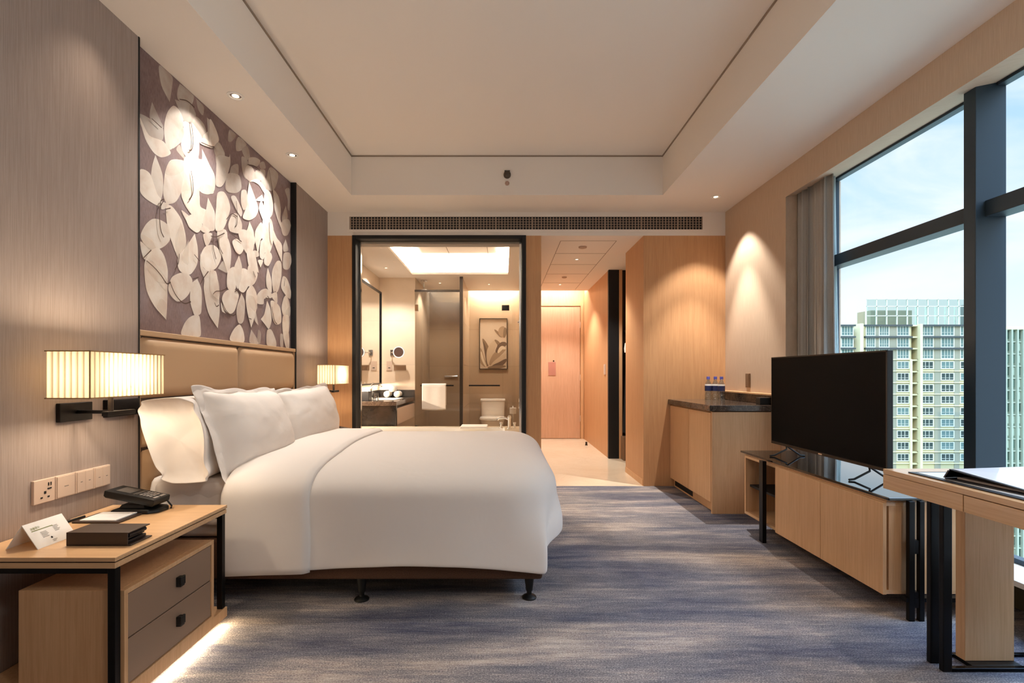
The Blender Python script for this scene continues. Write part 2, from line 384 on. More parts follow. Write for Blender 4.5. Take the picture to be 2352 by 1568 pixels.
mesh('rolled_fabric', MB().lathe((-1.43, 5.035, 2.418), [(.02, 0), (.02, 1.6)], 14, 'x'), mat('grey_blind_cloth', (190, 178, 164), .8), b)

# ------------------------------------------------------------------ outer window
wd = thing('window_1', (2.4, 1.5, .216), None, None); wd['kind'] = 'structure'
def wpart(n, b): return boxo(n, b, M['frame'], wd, .003)
wpart('jamb', (2.345, 2.45, 3.60, 3.66, .216, 2.52))
for y in (2.406, 1.236, .066): wpart('mullion', (2.30, 2.45, y, y+.064, .216, 2.52))
wpart('jamb', (2.345, 2.45, -.6, -.55, .216, 2.52))
ys = [-.55, .066, 1.236, 2.406, 3.60]
for k in range(4):
    a, b_ = ys[k]+(.064 if k else 0), ys[k+1]
    wpart('transom', (2.345, 2.45, a, b_, 1.868, 1.946)); wpart('head_rail', (2.40, 2.45, a, b_, 2.505, 2.53)); wpart('sill_rail', (2.40, 2.45, a, b_, .216, .24))
    for z0, z1 in ((.24, 1.868), (1.946, 2.505)):
        mesh('pane', MB().quad((2.432, a, z0), (2.432, b_, z0), (2.432, b_, z1), (2.432, a, z1)), M['glass'], wd, smooth=0)
struct('trim_9', MB().box(2.2, 2.46, -.6, 3.84, .19, .216), M['white'], bevel=.003)
struct('trim_shadow_line0', MB().box(2.42, 2.5, -.6, 3.84, 0, .19), M['olive'], smooth=0)

# curtains
def curtain(name, x0, y0, y1, z0, z1, folds, amp, m, flare=0, lab='', par=None):
    def fn(u, v):
        y = y0+(y1-y0)*u; ph = 2*PI*folds*u
        a = amp*(.55+.45*math.sin(u*9.1+1))*(1-.35*v)
        return (x0+a*math.sin(ph)+.4*a*math.sin(2.3*ph+1), y+.012*math.sin(ph*2+.5)-flare*(1-v)**1.4*(1-u)*(1 if y0 < y1 else 1), z0+(z1-z0)*v)
    o = mesh(name, MB().grid(fn, folds*14, 14), m, par, recalc=False)
    s_ = o.modifiers.new('thick', 'SOLIDIFY'); s_.thickness = .003
    return o
cu = curtain('curtain', 2.285, 3.43, 3.825, .22, 2.505, 6, .034, M['curtain'], .03)
tagset(cu, 'taupe floor-length curtain gathered at the far end of the window', 'curtain')
sh = curtain('sheer_curtain', 2.355, 3.515, 3.60, .22, 2.515, 4, .014, M['sheer'], .075)
tagset(sh, 'pale sheer curtain edge hanging between the taupe curtain and the glass', 'curtain')

# ------------------------------------------------------------------ mural
mu = thing('wall_mural', (-1.77, 3.24, 1.32), 'tall wall mural of cream petals on mauve grey above the bed headboard', 'mural')
boxo('panel', (-1.776, -1.772, 2.354, 4.128, 1.30, 2.702), M['mural'], mu, smooth=0)
PETALS = """.5|2.550,2.694 2.649,2.697 2.649,2.643 2.631,2.549,1 2.567,2.600
.5|2.713,2.695,1 2.829,2.701 2.829,2.659 2.792,2.612 2.698,2.601 2.694,2.649
.45|2.671,2.586,1 2.792,2.617 2.809,2.564 2.796,2.526 2.744,2.510
.4|2.809,2.637 2.855,2.599 2.834,2.535 2.796,2.537 2.796,2.599
.4|2.855,2.694,1 2.929,2.686 2.920,2.630 2.876,2.642
.45|2.850,2.586 2.929,2.583 2.961,2.523 2.885,2.459 2.809,2.491
.45|2.876,2.588,1 2.929,2.578 2.947,2.527 2.894,2.533
.6|2.961,2.638,1 3.021,2.636 3.070,2.586 3.041,2.505 2.975,2.471 2.920,2.503 2.970,2.560,1
.45|2.497,2.476,1 2.564,2.408 2.581,2.388 2.540,2.358 2.481,2.393
.5|2.412,2.371 2.481,2.384 2.574,2.385 2.578,2.329 2.527,2.277 2.462,2.278 2.431,2.308 2.412,2.330
.85|2.412,2.357 2.475,2.298 2.581,2.316 2.638,2.280 2.567,2.227 2.507,2.226 2.449,2.268
.8|2.660,2.546 2.713,2.544 2.744,2.500 2.713,2.399 2.638,2.299 2.599,2.310 2.585,2.390 2.609,2.479
.7|2.705,2.420 2.744,2.469 2.748,2.410 2.653,2.311 2.698,2.386
.85|2.744,2.502 2.800,2.518 2.876,2.493 2.876,2.365 2.768,2.317 2.721,2.362 2.744,2.429
.5|2.683,2.324 2.713,2.358 2.760,2.298 2.698,2.311
.8|2.876,2.455,1 2.929,2.502 3.003,2.504 3.050,2.509 2.984,2.473 2.920,2.454
.85|2.911,2.429,1 2.984,2.368 3.041,2.319 3.036,2.232 2.965,2.179 2.876,2.183 2.876,2.349 2.911,2.369
.5|3.050,2.503 3.090,2.539 3.151,2.491 3.060,2.400
.8|2.809,2.533 2.868,2.520 2.911,2.493 2.876,2.450 2.809,2.460
.7|2.494,2.141 2.520,2.220,1 2.574,2.137 2.574,2.041 2.540,1.963,1 2.487,2.037
.8|2.412,2.098 2.481,2.108 2.533,2.026 2.567,2.005 2.540,1.967 2.449,1.973 2.412,2.000
.75|2.631,2.237 2.705,2.275 2.752,2.264 2.744,2.154 2.683,2.041 2.609,2.001 2.578,2.042 2.592,2.158
.5|2.638,2.240 2.744,2.286 2.736,2.227 2.660,2.171 2.595,2.155
.85|2.752,2.310 2.876,2.365 2.885,2.155 2.876,2.066 2.776,2.028 2.721,2.095 2.744,2.205
.85|2.760,2.298 2.842,2.344 2.876,2.285 2.868,2.186 2.809,2.200 2.768,2.256
.8|2.885,2.187 2.929,2.230 3.021,2.244 3.021,2.205 2.929,2.176
.75|2.548,1.992 2.585,2.000 2.622,2.003 2.585,1.964 2.552,1.958
.8|2.600,1.979 2.645,2.000 2.725,1.952 2.763,1.861 2.750,1.793 2.701,1.743 2.661,1.781 2.611,1.876
.5|2.717,1.928,1 2.734,1.858 2.701,1.785 2.677,1.774 2.673,1.836
.55|2.717,1.939,1 2.763,1.861 2.750,1.787 2.701,1.738 2.677,1.764
.75|2.499,1.886 2.556,1.899 2.615,1.887 2.630,1.819 2.577,1.764 2.499,1.729 2.438,1.748 2.415,1.779 2.451,1.843
.5|2.425,1.787 2.492,1.777 2.523,1.745 2.485,1.726 2.432,1.746
.8|2.415,1.751 2.472,1.727 2.513,1.728 2.451,1.669 2.425,1.692
.85|2.541,1.750 2.585,1.720 2.611,1.655 2.611,1.588 2.607,1.470 2.600,1.389,1 2.513,1.446 2.458,1.516 2.441,1.605 2.445,1.658 2.485,1.721
.5|2.451,1.660 2.499,1.670 2.548,1.642 2.600,1.601 2.592,1.577 2.534,1.574 2.478,1.607
.4|2.559,1.493 2.600,1.469 2.600,1.392,1 2.534,1.444
.85|2.841,1.910,1 2.868,1.834 2.864,1.742 2.802,1.668 2.725,1.663 2.693,1.688 2.701,1.748 2.767,1.819
.45|2.784,1.856 2.784,1.779 2.780,1.718 2.725,1.733 2.750,1.798
.85|2.717,1.659 2.784,1.664 2.819,1.633 2.793,1.562 2.742,1.516 2.685,1.497 2.630,1.525 2.615,1.563 2.645,1.621
.8|2.864,1.655,1 2.905,1.592 2.901,1.466 2.873,1.445 2.837,1.441 2.797,1.519 2.810,1.614
.8|2.837,1.441 2.882,1.441 2.896,1.374 2.887,1.322 2.725,1.318 2.742,1.376 2.784,1.418
.8|2.725,2.006 2.837,1.982 2.873,1.953 2.864,1.922 2.802,1.938 2.750,1.971
.85|2.759,1.974 2.837,2.021 2.910,1.987 2.891,1.942 2.855,1.920 2.793,1.930 2.767,1.955
.85|2.734,2.111 2.873,2.162 2.891,2.084 2.958,2.077 2.929,1.993 2.882,1.996 2.793,2.017 2.725,2.075
.75|2.967,2.162,1 3.042,2.087 3.037,1.990 2.958,1.961 2.910,1.964 2.948,2.086
.75|3.058,2.152 3.100,2.118 3.143,2.225 3.172,2.210 3.154,2.068 3.111,2.006 3.048,1.987 3.042,2.057
.8|2.891,1.953 2.929,1.981 2.987,1.970 2.958,1.944 2.910,1.941
.75|2.919,1.927 3.007,1.958 2.987,1.899 2.948,1.866
.85|2.948,1.866 3.027,1.892 3.100,1.868 3.100,1.820 3.048,1.754 2.967,1.719 2.910,1.741 2.891,1.783 2.910,1.827
.8|2.891,1.817,1 2.919,1.732 2.987,1.723 3.048,1.736 3.073,1.663 3.084,1.562 3.089,1.490 3.068,1.387,1 2.967,1.474 2.924,1.607 2.929,1.665 2.891,1.726
.6|3.007,1.591 3.048,1.616 3.089,1.599 3.068,1.571 3.017,1.569
.55|3.068,1.758,1 3.132,1.821 3.172,1.749,1
.8|3.068,1.993 3.172,2.011 3.172,1.755 3.111,1.859 3.068,1.933
.75|2.984,2.639 3.041,2.617 3.080,2.563 3.041,2.505 2.984,2.473
.5|3.026,2.487 3.080,2.546 3.146,2.501 3.060,2.440
.65|3.060,2.446 3.120,2.483 3.193,2.504 3.204,2.532,1 3.209,2.463 3.151,2.334 3.100,2.276 3.046,2.270 3.050,2.351
.45|3.225,2.458 3.303,2.503 3.303,2.424 3.247,2.305 3.151,2.281 3.193,2.386
.55|3.182,2.393 3.315,2.435 3.344,2.360 3.281,2.305 3.182,2.275 3.151,2.304
.35|3.198,2.684 3.275,2.686 3.225,2.620 3.182,2.605
.5|3.315,2.693 3.409,2.687 3.349,2.619 3.281,2.585 3.275,2.643
.4|3.349,2.622 3.421,2.680 3.458,2.621 3.409,2.580
.45|3.344,2.570 3.409,2.586 3.446,2.545 3.409,2.447 3.361,2.472
.55|3.446,2.609 3.535,2.651 3.602,2.657 3.561,2.600 3.446,2.564
.55|3.409,2.536 3.484,2.561 3.529,2.534 3.522,2.485 3.458,2.448 3.385,2.463
.5|3.535,2.556 3.671,2.619 3.671,2.558 3.588,2.505 3.522,2.492
.45|3.588,2.631 3.657,2.674 3.685,2.638 3.615,2.603
.5|3.757,2.675 3.887,2.679 3.871,2.601 3.817,2.527 3.743,2.496 3.699,2.569
.45|3.671,2.564 3.743,2.551 3.728,2.477 3.671,2.490 3.615,2.515
.9|3.446,2.443 3.561,2.508 3.685,2.488 3.671,2.442 3.588,2.472 3.509,2.467
.85|3.446,2.443,1 3.522,2.368 3.575,2.301 3.535,2.229 3.446,2.175 3.361,2.167 3.397,2.241 3.421,2.351
.75|3.344,2.341 3.409,2.365 3.421,2.275 3.373,2.221 3.338,2.258
.9|3.615,2.368 3.671,2.333 3.657,2.254 3.636,2.241,1 3.581,2.303
.85|3.629,2.420,1 3.657,2.383 3.535,2.346
.8|3.671,2.469 3.757,2.480 3.802,2.412 3.787,2.323 3.685,2.242 3.657,2.315
.6|3.802,2.518 3.895,2.502 3.935,2.415 3.927,2.332 3.976,2.288 3.943,2.264 3.832,2.373
.5|4.009,2.595 4.095,2.635 4.095,2.460 4.060,2.464 4.060,2.539
.5|4.026,2.475,1 4.060,2.389 3.976,2.288 3.959,2.364
.6|3.976,2.340 4.077,2.379 4.121,2.339 4.060,2.246 3.976,2.222 3.935,2.283
.8|3.060,2.219 3.130,2.256 3.182,2.228 3.204,2.170 3.130,2.024 3.041,1.992 3.046,2.095
.7|3.214,2.251 3.269,2.277 3.349,2.213 3.338,2.166 3.281,2.190
.75|3.225,2.142 3.292,2.169 3.349,2.120 3.326,2.051 3.204,2.028 3.182,2.069
.85|3.446,2.162,1 3.522,2.074 3.516,2.028 3.409,2.000 3.349,2.058 3.409,2.094
.8|3.077,1.965 3.176,1.975 3.217,1.888 3.186,1.743 3.136,1.812 3.077,1.893
.85|3.228,1.966 3.293,2.004 3.371,1.962 3.326,1.909 3.271,1.913
.8|3.304,2.064 3.418,2.091 3.430,1.984 3.406,1.935 3.326,1.999
.85|3.448,2.168,1 3.509,2.105 3.509,2.004 3.466,1.943 3.418,1.968 3.418,2.085
.85|3.618,2.214 3.659,2.128 3.605,2.081 3.566,1.980 3.528,2.053 3.528,2.123
.85|3.645,2.255 3.771,2.281 3.814,2.172 3.756,2.034 3.672,2.006 3.632,2.081
.9|3.605,2.068 3.659,2.089 3.672,2.013 3.645,1.947 3.592,1.961
.9|3.672,2.000 3.756,2.027 3.785,1.993 3.728,1.920 3.659,1.924
.9|3.566,1.923 3.645,1.941 3.605,1.880,1
.8|3.771,2.241 3.859,2.170 3.952,2.132 3.952,1.997,1 3.844,2.090 3.800,2.140
.7|3.503,1.977 3.566,1.987 3.579,1.958 3.515,1.936
.8|3.412,1.967 3.515,1.968 3.579,1.836,1 3.478,1.840 3.430,1.866
.8|3.309,1.899,1 3.343,1.841 3.343,1.799 3.282,1.763 3.249,1.803
.85|3.176,1.764 3.260,1.805 3.271,1.678 3.228,1.647 3.166,1.660
.8|3.249,1.791 3.337,1.816 3.348,1.752 3.293,1.670 3.260,1.723
.85|3.348,1.818 3.430,1.817 3.442,1.733 3.371,1.660 3.304,1.672 3.337,1.750
.8|3.430,1.854 3.515,1.860 3.560,1.819 3.515,1.747 3.430,1.712 3.418,1.784
.85|3.714,1.903,1 3.771,1.821 3.771,1.726 3.700,1.754 3.686,1.818
.8|3.859,1.983 3.936,1.994 3.944,1.896 3.905,1.790 3.859,1.741 3.785,1.783 3.785,1.891
.75|3.844,1.959 3.889,1.913 3.882,1.842 3.814,1.733 3.785,1.823
.8|3.700,1.741 3.771,1.719 3.771,1.685 3.659,1.661 3.645,1.620 3.553,1.613 3.553,1.671 3.618,1.720
.8|3.771,1.712 3.859,1.741 3.867,1.658 3.785,1.687
.8|3.968,1.887 4.049,1.881 4.117,1.798 4.108,1.730 4.032,1.740 3.936,1.796
.8|4.032,1.751,1 4.091,1.691 4.083,1.616 3.984,1.575 3.944,1.634 3.984,1.718
.7|4.066,1.651 4.108,1.664 4.100,1.589 4.032,1.559 4.016,1.608
.8|3.968,1.566 4.083,1.580 4.074,1.447 3.968,1.438
.75|3.968,1.438 4.074,1.447 4.083,1.323 4.016,1.326
.5|3.920,1.420 3.968,1.416 3.968,1.324 3.920,1.328
.8|3.700,1.654,1 3.756,1.595 3.771,1.509 3.728,1.444 3.659,1.477 3.605,1.504,1 3.659,1.550
.8|3.756,1.656 3.844,1.662 3.920,1.624 3.936,1.520 3.844,1.489 3.785,1.538
.8|3.700,1.428 3.771,1.441 3.844,1.365 3.844,1.317 3.700,1.322
.85|3.176,1.644 3.271,1.655 3.304,1.625 3.260,1.530 3.207,1.494 3.136,1.508 3.106,1.571 3.126,1.613
.7|3.096,1.553 3.136,1.497 3.166,1.489 3.106,1.498
.75|3.337,1.648,1 3.383,1.595 3.371,1.478 3.337,1.444 3.293,1.451 3.276,1.538
.85|3.315,1.436 3.366,1.387 3.366,1.320 3.197,1.323 3.238,1.393
.85|3.406,1.678 3.478,1.727 3.541,1.681 3.553,1.613 3.515,1.507 3.466,1.429,1 3.418,1.520 3.394,1.609
.6|3.528,1.559,1 3.566,1.455,1 3.515,1.488
.5|3.430,1.645 3.503,1.650 3.553,1.588 3.515,1.551 3.442,1.585
.6|3.466,1.417,1 3.579,1.328 3.442,1.325
.35|3.566,1.423 3.605,1.400 3.592,1.322 3.553,1.345
.6|4.016,2.200,1 4.066,2.125 3.984,2.090 3.968,2.129
.6|3.984,2.076 4.100,2.105 4.125,2.037 4.066,1.965 3.968,1.958
.5|2.984,1.729 3.020,1.737 3.072,1.665 3.077,1.578 3.039,1.572 2.984,1.606"""
def spline(pts, tips, n=5):
    """closed smooth outline through pts; a tip stays sharp"""
    o_ = []; N = len(pts)
    for i in range(N):
        p0, p1, p2, p3 = pts[i-1], pts[i], pts[(i+1) % N], pts[(i+2) % N]
        m1 = Vector((0, 0)) if tips[i] else (p2-p0)*.42
        m2 = Vector((0, 0)) if tips[(i+1) % N] else (p3-p1)*.42
        if tips[i]: m1 = (p2-p1)*.8
        if tips[(i+1) % N]: m2 = (p2-p1)*.8
        L_ = (p2-p1).length
        if m1.length > L_*1.1: m1 = m1.normalized()*L_*1.1
        if m2.length > L_*1.1: m2 = m2.normalized()*L_*1.1
        for k in range(n):
            t_ = k/n; o_.append((2*t_**3-3*t_*t_+1)*p1+(t_**3-2*t_*t_+t_)*m1+(-2*t_**3+3*t_*t_)*p2+(t_**3-t_*t_)*m2)
    return o_
mb = MB(); dens = []
for i, L_ in enumerate(PETALS.split('\n')):
    al, ps = L_.split('|'); al = float(al); P = []; T_ = []
    for q in ps.split():
        v = q.split(','); P.append(Vector((float(v[0]), float(v[1])))); T_.append(len(v) > 2)
    out = spline(P, T_); x = -1.7719+.00007*i; i0 = len(mb.v)
    cyz = sum(P, Vector((0, 0)))/len(P)
    mb.v += [Vector((x, min(4.125, max(2.357, p.x)), min(2.70, max(1.31, p.y)))) for p in out]
    mb.f.append(tuple(i0+q for q in range(len(out)))); dens += [al*random.uniform(.9, 1.05)]*len(out)
po = mesh('petal_print', mb, M['petal'], mu, smooth=0, recalc=False)
at = po.data.attributes.new('print_opacity', 'FLOAT_COLOR', 'POINT')
for i, a in enumerate(dens): at.data[i].color = (a, a, a, 1)
STEM = [[tuple(map(float, q.split(","))) for q in L_.split()] for L_ in """2.796,2.526 2.813,2.441 2.809,2.397 2.796,2.368 2.776,2.359
2.796,2.252 2.813,2.180 2.809,2.127 2.776,2.079
2.570,2.005 2.541,1.955 2.538,1.899 2.548,1.842 2.570,1.813
2.419,1.666 2.478,1.724
2.694,2.599 2.760,2.626 2.825,2.625
2.693,1.757 2.685,1.708 2.657,1.662
2.615,1.594 2.653,1.539 2.701,1.504 2.742,1.494 2.793,1.512
2.445,1.663 2.499,1.641 2.548,1.612 2.592,1.577 2.622,1.590
2.823,1.786 2.873,1.759
2.810,1.642 2.864,1.664
3.012,1.965 3.007,1.881 3.037,1.808
3.068,1.957 3.073,1.898 3.111,1.859
2.882,1.628 2.910,1.667 2.958,1.717
3.007,1.588 3.037,1.611 3.100,1.625 3.165,1.655
3.022,1.540 3.042,1.519 3.068,1.532
3.096,1.569 3.146,1.509 3.217,1.484 3.260,1.498
3.269,2.247 3.281,2.159 3.275,2.097 3.253,2.069
3.151,2.088 3.214,2.144 3.281,2.147
3.728,2.248 3.742,2.131 3.771,2.085
3.728,2.642 3.787,2.498 3.817,2.425
3.409,2.548 3.509,2.578 3.588,2.578
3.672,1.670 3.728,1.672 3.700,1.688
3.771,1.617 3.814,1.521 3.859,1.494
2.984,1.936 3.041,1.947 3.130,1.995
3.490,1.830 3.522,1.792
2.889,2.456 2.975,2.474 3.021,2.490
2.481,2.384 2.554,2.374
4.000,1.879 3.984,1.811
2.547,1.952 2.547,1.993 2.571,2.011
2.585,1.964 2.622,1.982
3.315,1.644 3.282,1.656 3.249,1.645
3.430,1.491 3.466,1.488
3.217,2.010 3.337,1.996""".split("\n")]
def catmull(P, n=6):
    if len(P) < 3: return P
    Q = [P[0]]+list(P)+[P[-1]]; o = []
    for i in range(1, len(Q)-2):
        for k in range(n):
            t_ = k/n; p0, p1, p2, p3 = [Vector(q) for q in Q[i-1:i+3]]
            o.append(.5*((2*p1)+(-p0+p2)*t_+(2*p0-5*p1+4*p2-p3)*t_*t_+(-p0+3*p1-3*p2+p3)*t_**3))
    o.append(Vector(Q[-2])); return o
mb = MB()
for st in STEM:
    P = catmull([Vector(q) for q in st]); n_ = len(P)
    i0 = len(mb.v)
    for i, p in enumerate(P):
        d_ = (Vector(P[min(i+1, n_-1)])-Vector(P[max(i-1, 0)])).normalized(); nn = Vector((-d_.y, d_.x))*(.0022+.0016*i/n_)
        for q in (p+nn, p-nn): mb.v.append(Vector((-1.7615, q.x, q.y)))
    for i in range(n_-1): mb.f.append((i0+2*i, i0+2*i+1, i0+2*i+3, i0+2*i+2))
mesh('stem_line_print', mb, mat('dark_brown_line', (84, 64, 54), .8), mu, smooth=0, recalc=False)

# ------------------------------------------------------------------ headboard
hb = thing('headboard', (-1.75, 3.24, 0), 'wide padded beige leather headboard below the petal mural', 'headboard')
boxo('back_panel', (-1.775, -1.748, 2.356, 4.126, 0, 1.29), M['leatherd'], hb)
f = MB().box(-1.776, -1.728, 2.356, 4.126, 1.288, 1.3145).box(-1.776, -1.735, 2.356, 2.372, .0, 1.288).box(-1.776, -1.735, 4.11, 4.126, 0, 1.288)
mesh('border', f, M['leather'], hb, .004)
def cushion(y0, y1, z0, z1, m):
    def fn(u, v):
        su = min(1, min(u, 1-u)*14); sv = min(1, min(v, 1-v)*7)
        e = math.sin(su*PI/2)**.7*math.sin(sv*PI/2)**.7
        return (-1.75+.034*e, y0+(y1-y0)*u, z0+(z1-z0)*v)
    mb = MB().grid(fn, 42, 21)
    return mb
boxes = [(2.376, 3.248, .985, 1.283), (3.256, 4.106, .985, 1.283), (2.376, 3.248, .745, .975), (3.256, 4.106, .745, .975), (2.376, 3.248, .3, .735), (3.256, 4.106, .3, .735)]
for q in boxes: mesh('cushion', cushion(*q, M['leather']), M['leather'], hb, smooth=60, recalc=False)

# ------------------------------------------------------------------ bed
bed = thing('bed', (-.75, 3.24, 0), 'king size bed with brown base and short black feet, head against the headboard', 'bed')
boxo('bed_base', (-1.70, .19, 2.37, 4.11, .115, .31), M['bedbase'], bed, .015)
boxo('mattress', (-1.70, .17, 2.375, 4.105, .31, .59), M['linen'], bed, .05, bseg=4)
for x, y in ((.13, 2.44), (-.69, 2.42), (-1.55, 2.42), (.13, 4.04), (-.69, 4.04), (.13, 3.24)):
    mesh('bed_leg', MB().lathe((x, y, 0), [(.036, 0), (.036, .006), (.030, .012), (.013, .02), (.012, .032), (.017, .04), (.019, .062), (.026, .115)], 18), M['blackp'], bed)

YN, YF = 2.325, 4.155
ZTOP = .655
def hem(x):
    pts = [(-1.31, .167), (-.9, .177), (-.5, .197), (-.2, .192), (0, .175), (.22, .152)]
    for (a, za), (b, zb) in zip(pts, pts[1:]):
        if x <= b: return za+(zb-za)*max(0, (x-a)/(b-a))
    return pts[-1][1]
def sst(t): t = max(0, min(1, t)); return t*t*(3-2*t)
RY, RX, RZ = .30, .26, .15
def drape_row(P_top, P_bot, C, hz, R, n_flat=7, n_arc=9, n_drop=10, crown=.012):
    """points from the centre line C out to the edge, round the shoulder and down to the hem"""
    out = []; Pt, Pb, C = Vector(P_top), Vector(P_bot), Vector(C); L = (Pt-C).length; d = (Pt-C)/L
    for k in range(n_flat):
        t_ = k/n_flat; p = C+d*(L-R)*t_; out.append((p.x, p.y, ZTOP+crown*(1-t_*t_)))
    for k in range(n_arc):
        th = PI/2*(k/n_arc); p = C+d*(L-R+R*math.sin(th)); out.append((p.x, p.y, ZTOP-RZ*(1-math.cos(th)**.9)))
    z0 = ZTOP-RZ
    for k in range(n_drop+1):
        t_ = k/n_drop; s_ = sst(t_*1.3); p = Pt*(1-s_)+Pb*s_; out.append((p.x, p.y, z0+(hz-z0)*t_))
    return out
stations = []
def wob(x, a): return a*math.sin(x*7.3+1)+a*.6*math.sin(x*17+2)
xs = [-1.31+(.05+1.31)*k/26 for k in range(27)]
for x in xs: stations.append(((x, YN), (x, YN-.004+wob(x, .004)), (min(x, -.50) if x < -.5 else -.5+(x+.5)*.25, 3.24), hem(x), RY))
cor = [((.10, YN+.012), (.10, YN), .166), ((.15, YN+.03), (.17, YN), .158), ((.195, YN+.06), (.222, YN+.004), .152), ((.225, YN+.10), (.200, YN+.045), .22), ((.25, YN+.15), (.215, YN+.075), .27), ((.27, YN+.21), (.27, YN+.12), .295), ((.283, YN+.28), (.315, YN+.22), .30)]
for (pt, pb, hz) in cor: stations.append((pt, pb, (-.35, 3.24), hz, RX))
for k in range(12):
    y = YN+.36+(YF-YN-.72)*k/11; stations.append(((.29, y), (.31+wob(y, .008), y), (-.34, 3.24), .30, RX))
for (pt, pb, hz) in reversed(cor):
    stations.append(((pt[0], YN+YF-pt[1]), (pb[0], YN+YF-pb[1]), (-.35, 3.24), hz, RX))
for x in reversed(xs): stations.append(((x, YF), (x, YF+.006), (min(x, -.50) if x < -.5 else -.5+(x+.5)*.25, 3.24), .18, RY))
rows = [drape_row(*s_) for s_ in stations]
mb = MB(); n = len(rows[0])
for r in rows: mb.v += [Vector(p) for p in r]
for a in range(len(rows)-1):
    for b in range(n-1): q = a*n+b; mb.f.append((q, q+n, q+n+1, q+1))
# close the small strip along the centre line between near and far rows
tot = len(rows)
for a in range(tot//2-1):
    q0, q1 = a*n, (a+1)*n; r0, r1 = (tot-1-a)*n, (tot-2-a)*n
    if q1 != r1: mb.f.append((q0, r0, r1, q1))
duv = mesh('duvet', mb, M['linen'], None, smooth=180)
bm = bmesh.new(); bm.from_mesh(duv.data); bmesh.ops.remove_doubles(bm, verts=bm.verts, dist=.0008); bmesh.ops.recalc_face_normals(bm, faces=bm.faces); bm.to_mesh(duv.data); bm.free()
duv.data.polygons.foreach_set('use_smooth', [True]*len(duv.data.polygons))
m_ = duv.modifiers.new('thickness', 'SOLIDIFY'); m_.thickness = .02; m_.offset = -1
m_ = duv.modifiers.new('soft', 'SUBSURF'); m_.levels = 1; m_.render_levels = 2
tagset(duv, 'thick plain white duvet spread over the bed and hanging down its side', 'duvet')
# folded-back top band
def band_pt(u, v):
    xe = -.905-.085*sst((v-.25)/.6)+.012*math.sin(v*22)*(1 if v > .3 else .3)
    x = -1.322+(xe+1.322)*u
    near = drape_row((x, YN), (x, YN-.004+wob(x, .004)), (min(x, -.5), 3.24), hem(x)-.004, RY, 8, 12, 12)
    far = drape_row((x, YF), (x, YF+.006), (min(x, -.5), 3.24), .176, RY, 8, 12, 12)
    P = list(reversed(near))+far[1:]
    f_ = v*(len(P)-1); i = min(int(f_), len(P)-2); t_ = f_-i
    p = Vector(P[i])*(1-t_)+Vector(P[i+1])*t_
    q = Vector(P[i+1])-Vector(P[i]); nrm = Vector((0, -q.z, q.y)).normalized()
    if nrm.z < -.01 or (abs(nrm.z) < .3 and (nrm.y > 0) == (v < .5)): nrm = -nrm
    e = min(1, (1-u)*12, u*14+.2); off = .003+.020*math.sin(e*PI/2)
    return p+nrm*off
bd = mesh('folded_band', MB().grid(band_pt, 40, 62), M['linen'], duv, smooth=180, recalc=True)
m_ = bd.modifiers.new('thickness', 'SOLIDIFY'); m_.thickness = .01; m_.offset = -1

# ------------------------------------------------------------------ pillows
def pillow(label, c, w, h, th, top, bot, yaw=0, seed=0, flange=.06, sleeve=False, roll=0, mid=0):
    """c = centre; local axes: width along +y, height along the lean from bot to top (x,z pairs), normal towards +x"""
    up = Vector((top[0]-bot[0], 0, top[1]-bot[1])).normalized(); nr = Vector((up.z, 0, -up.x)); wd_ = Vector((0, 1, 0))
    R = Matrix.Rotation(yaw, 3, 'Z'); up, nr, wd_ = R @ up, R @ nr, R @ wd_
    R2 = Matrix.Rotation(roll, 3, nr); up, wd_ = R2 @ up, R2 @ wd_
    C = Vector(c); N = 44
    def fn(sgn):
        def g(u, v):
            a, b = 2*u-1, 2*v-1
            x = a*w/2*(1-.085*(1-b*b)*0 - .05*(1-b*b)*(abs(a)**3)); y = b*h/2*(1-.07*(1-a*a)*(abs(b)**3)-.0)
            fa, fb = flange/(w/2), flange*.6/(h/2)
            ia, ib = max(0, 1-(abs(a)/(1-fa))**2.6), max(0, 1-(abs(b)/(1-fb))**2.3)
            t_ = (ia*ib)**.42
            if sleeve and a < 0:
                t_ = (max(0, 1-abs(b)**3.5))**.5*(.72+.28*(1-abs(a)**2))
                if sgn > 0 and a < -.75: t_ *= 1
            z = sgn*th/2*t_
            nz = noise.noise(Vector((a*2.2+seed, b*2.2, sgn*3+seed)))*.02+noise.noise(Vector((a*7+seed, b*5, sgn+seed)))*.008
            edge = (abs(a)**4+abs(b)**4)/2
            z += nz*(.5+edge)*.8
            bend = mid*(1-a*a)
            fl = .018*edge*math.sin(9*a+5*b+seed)*(1 if flange else 0)
            return C+wd_*x+up*(y+fl*.5)+nr*(z*1+bend+fl*.6)
        return g
    mb = MB(); mb.grid(fn(1), N, N); k = len(mb.v); mb.grid(fn(-1), N, N)
    n_ = N+1
    if sleeve:   # close the open end a little way inside
        ring = []
    # stitch borders
    def bi(a, b, base): return base+a*n_+b
    per = [(a, 0) for a in range(N)]+[(N, b) for b in range(N)]+[(a, N) for a in range(N, 0, -1)]+[(0, b) for b in range(N, 0, -1)]
    for i in range(len(per)):
        p, q = per[i], per[(i+1) % len(per)]; mb.f.append((bi(*p, 0), bi(*q, 0), bi(*q, k), bi(*p, k)))
    o = mesh('pillow', mb, M['pillow'], None, smooth=180)
    m_ = o.modifiers.new('soft', 'SUBSURF'); m_.levels = 1; m_.render_levels = 1
    return tagset(o, label, 'pillow', 'pillows leaning against the headboard')
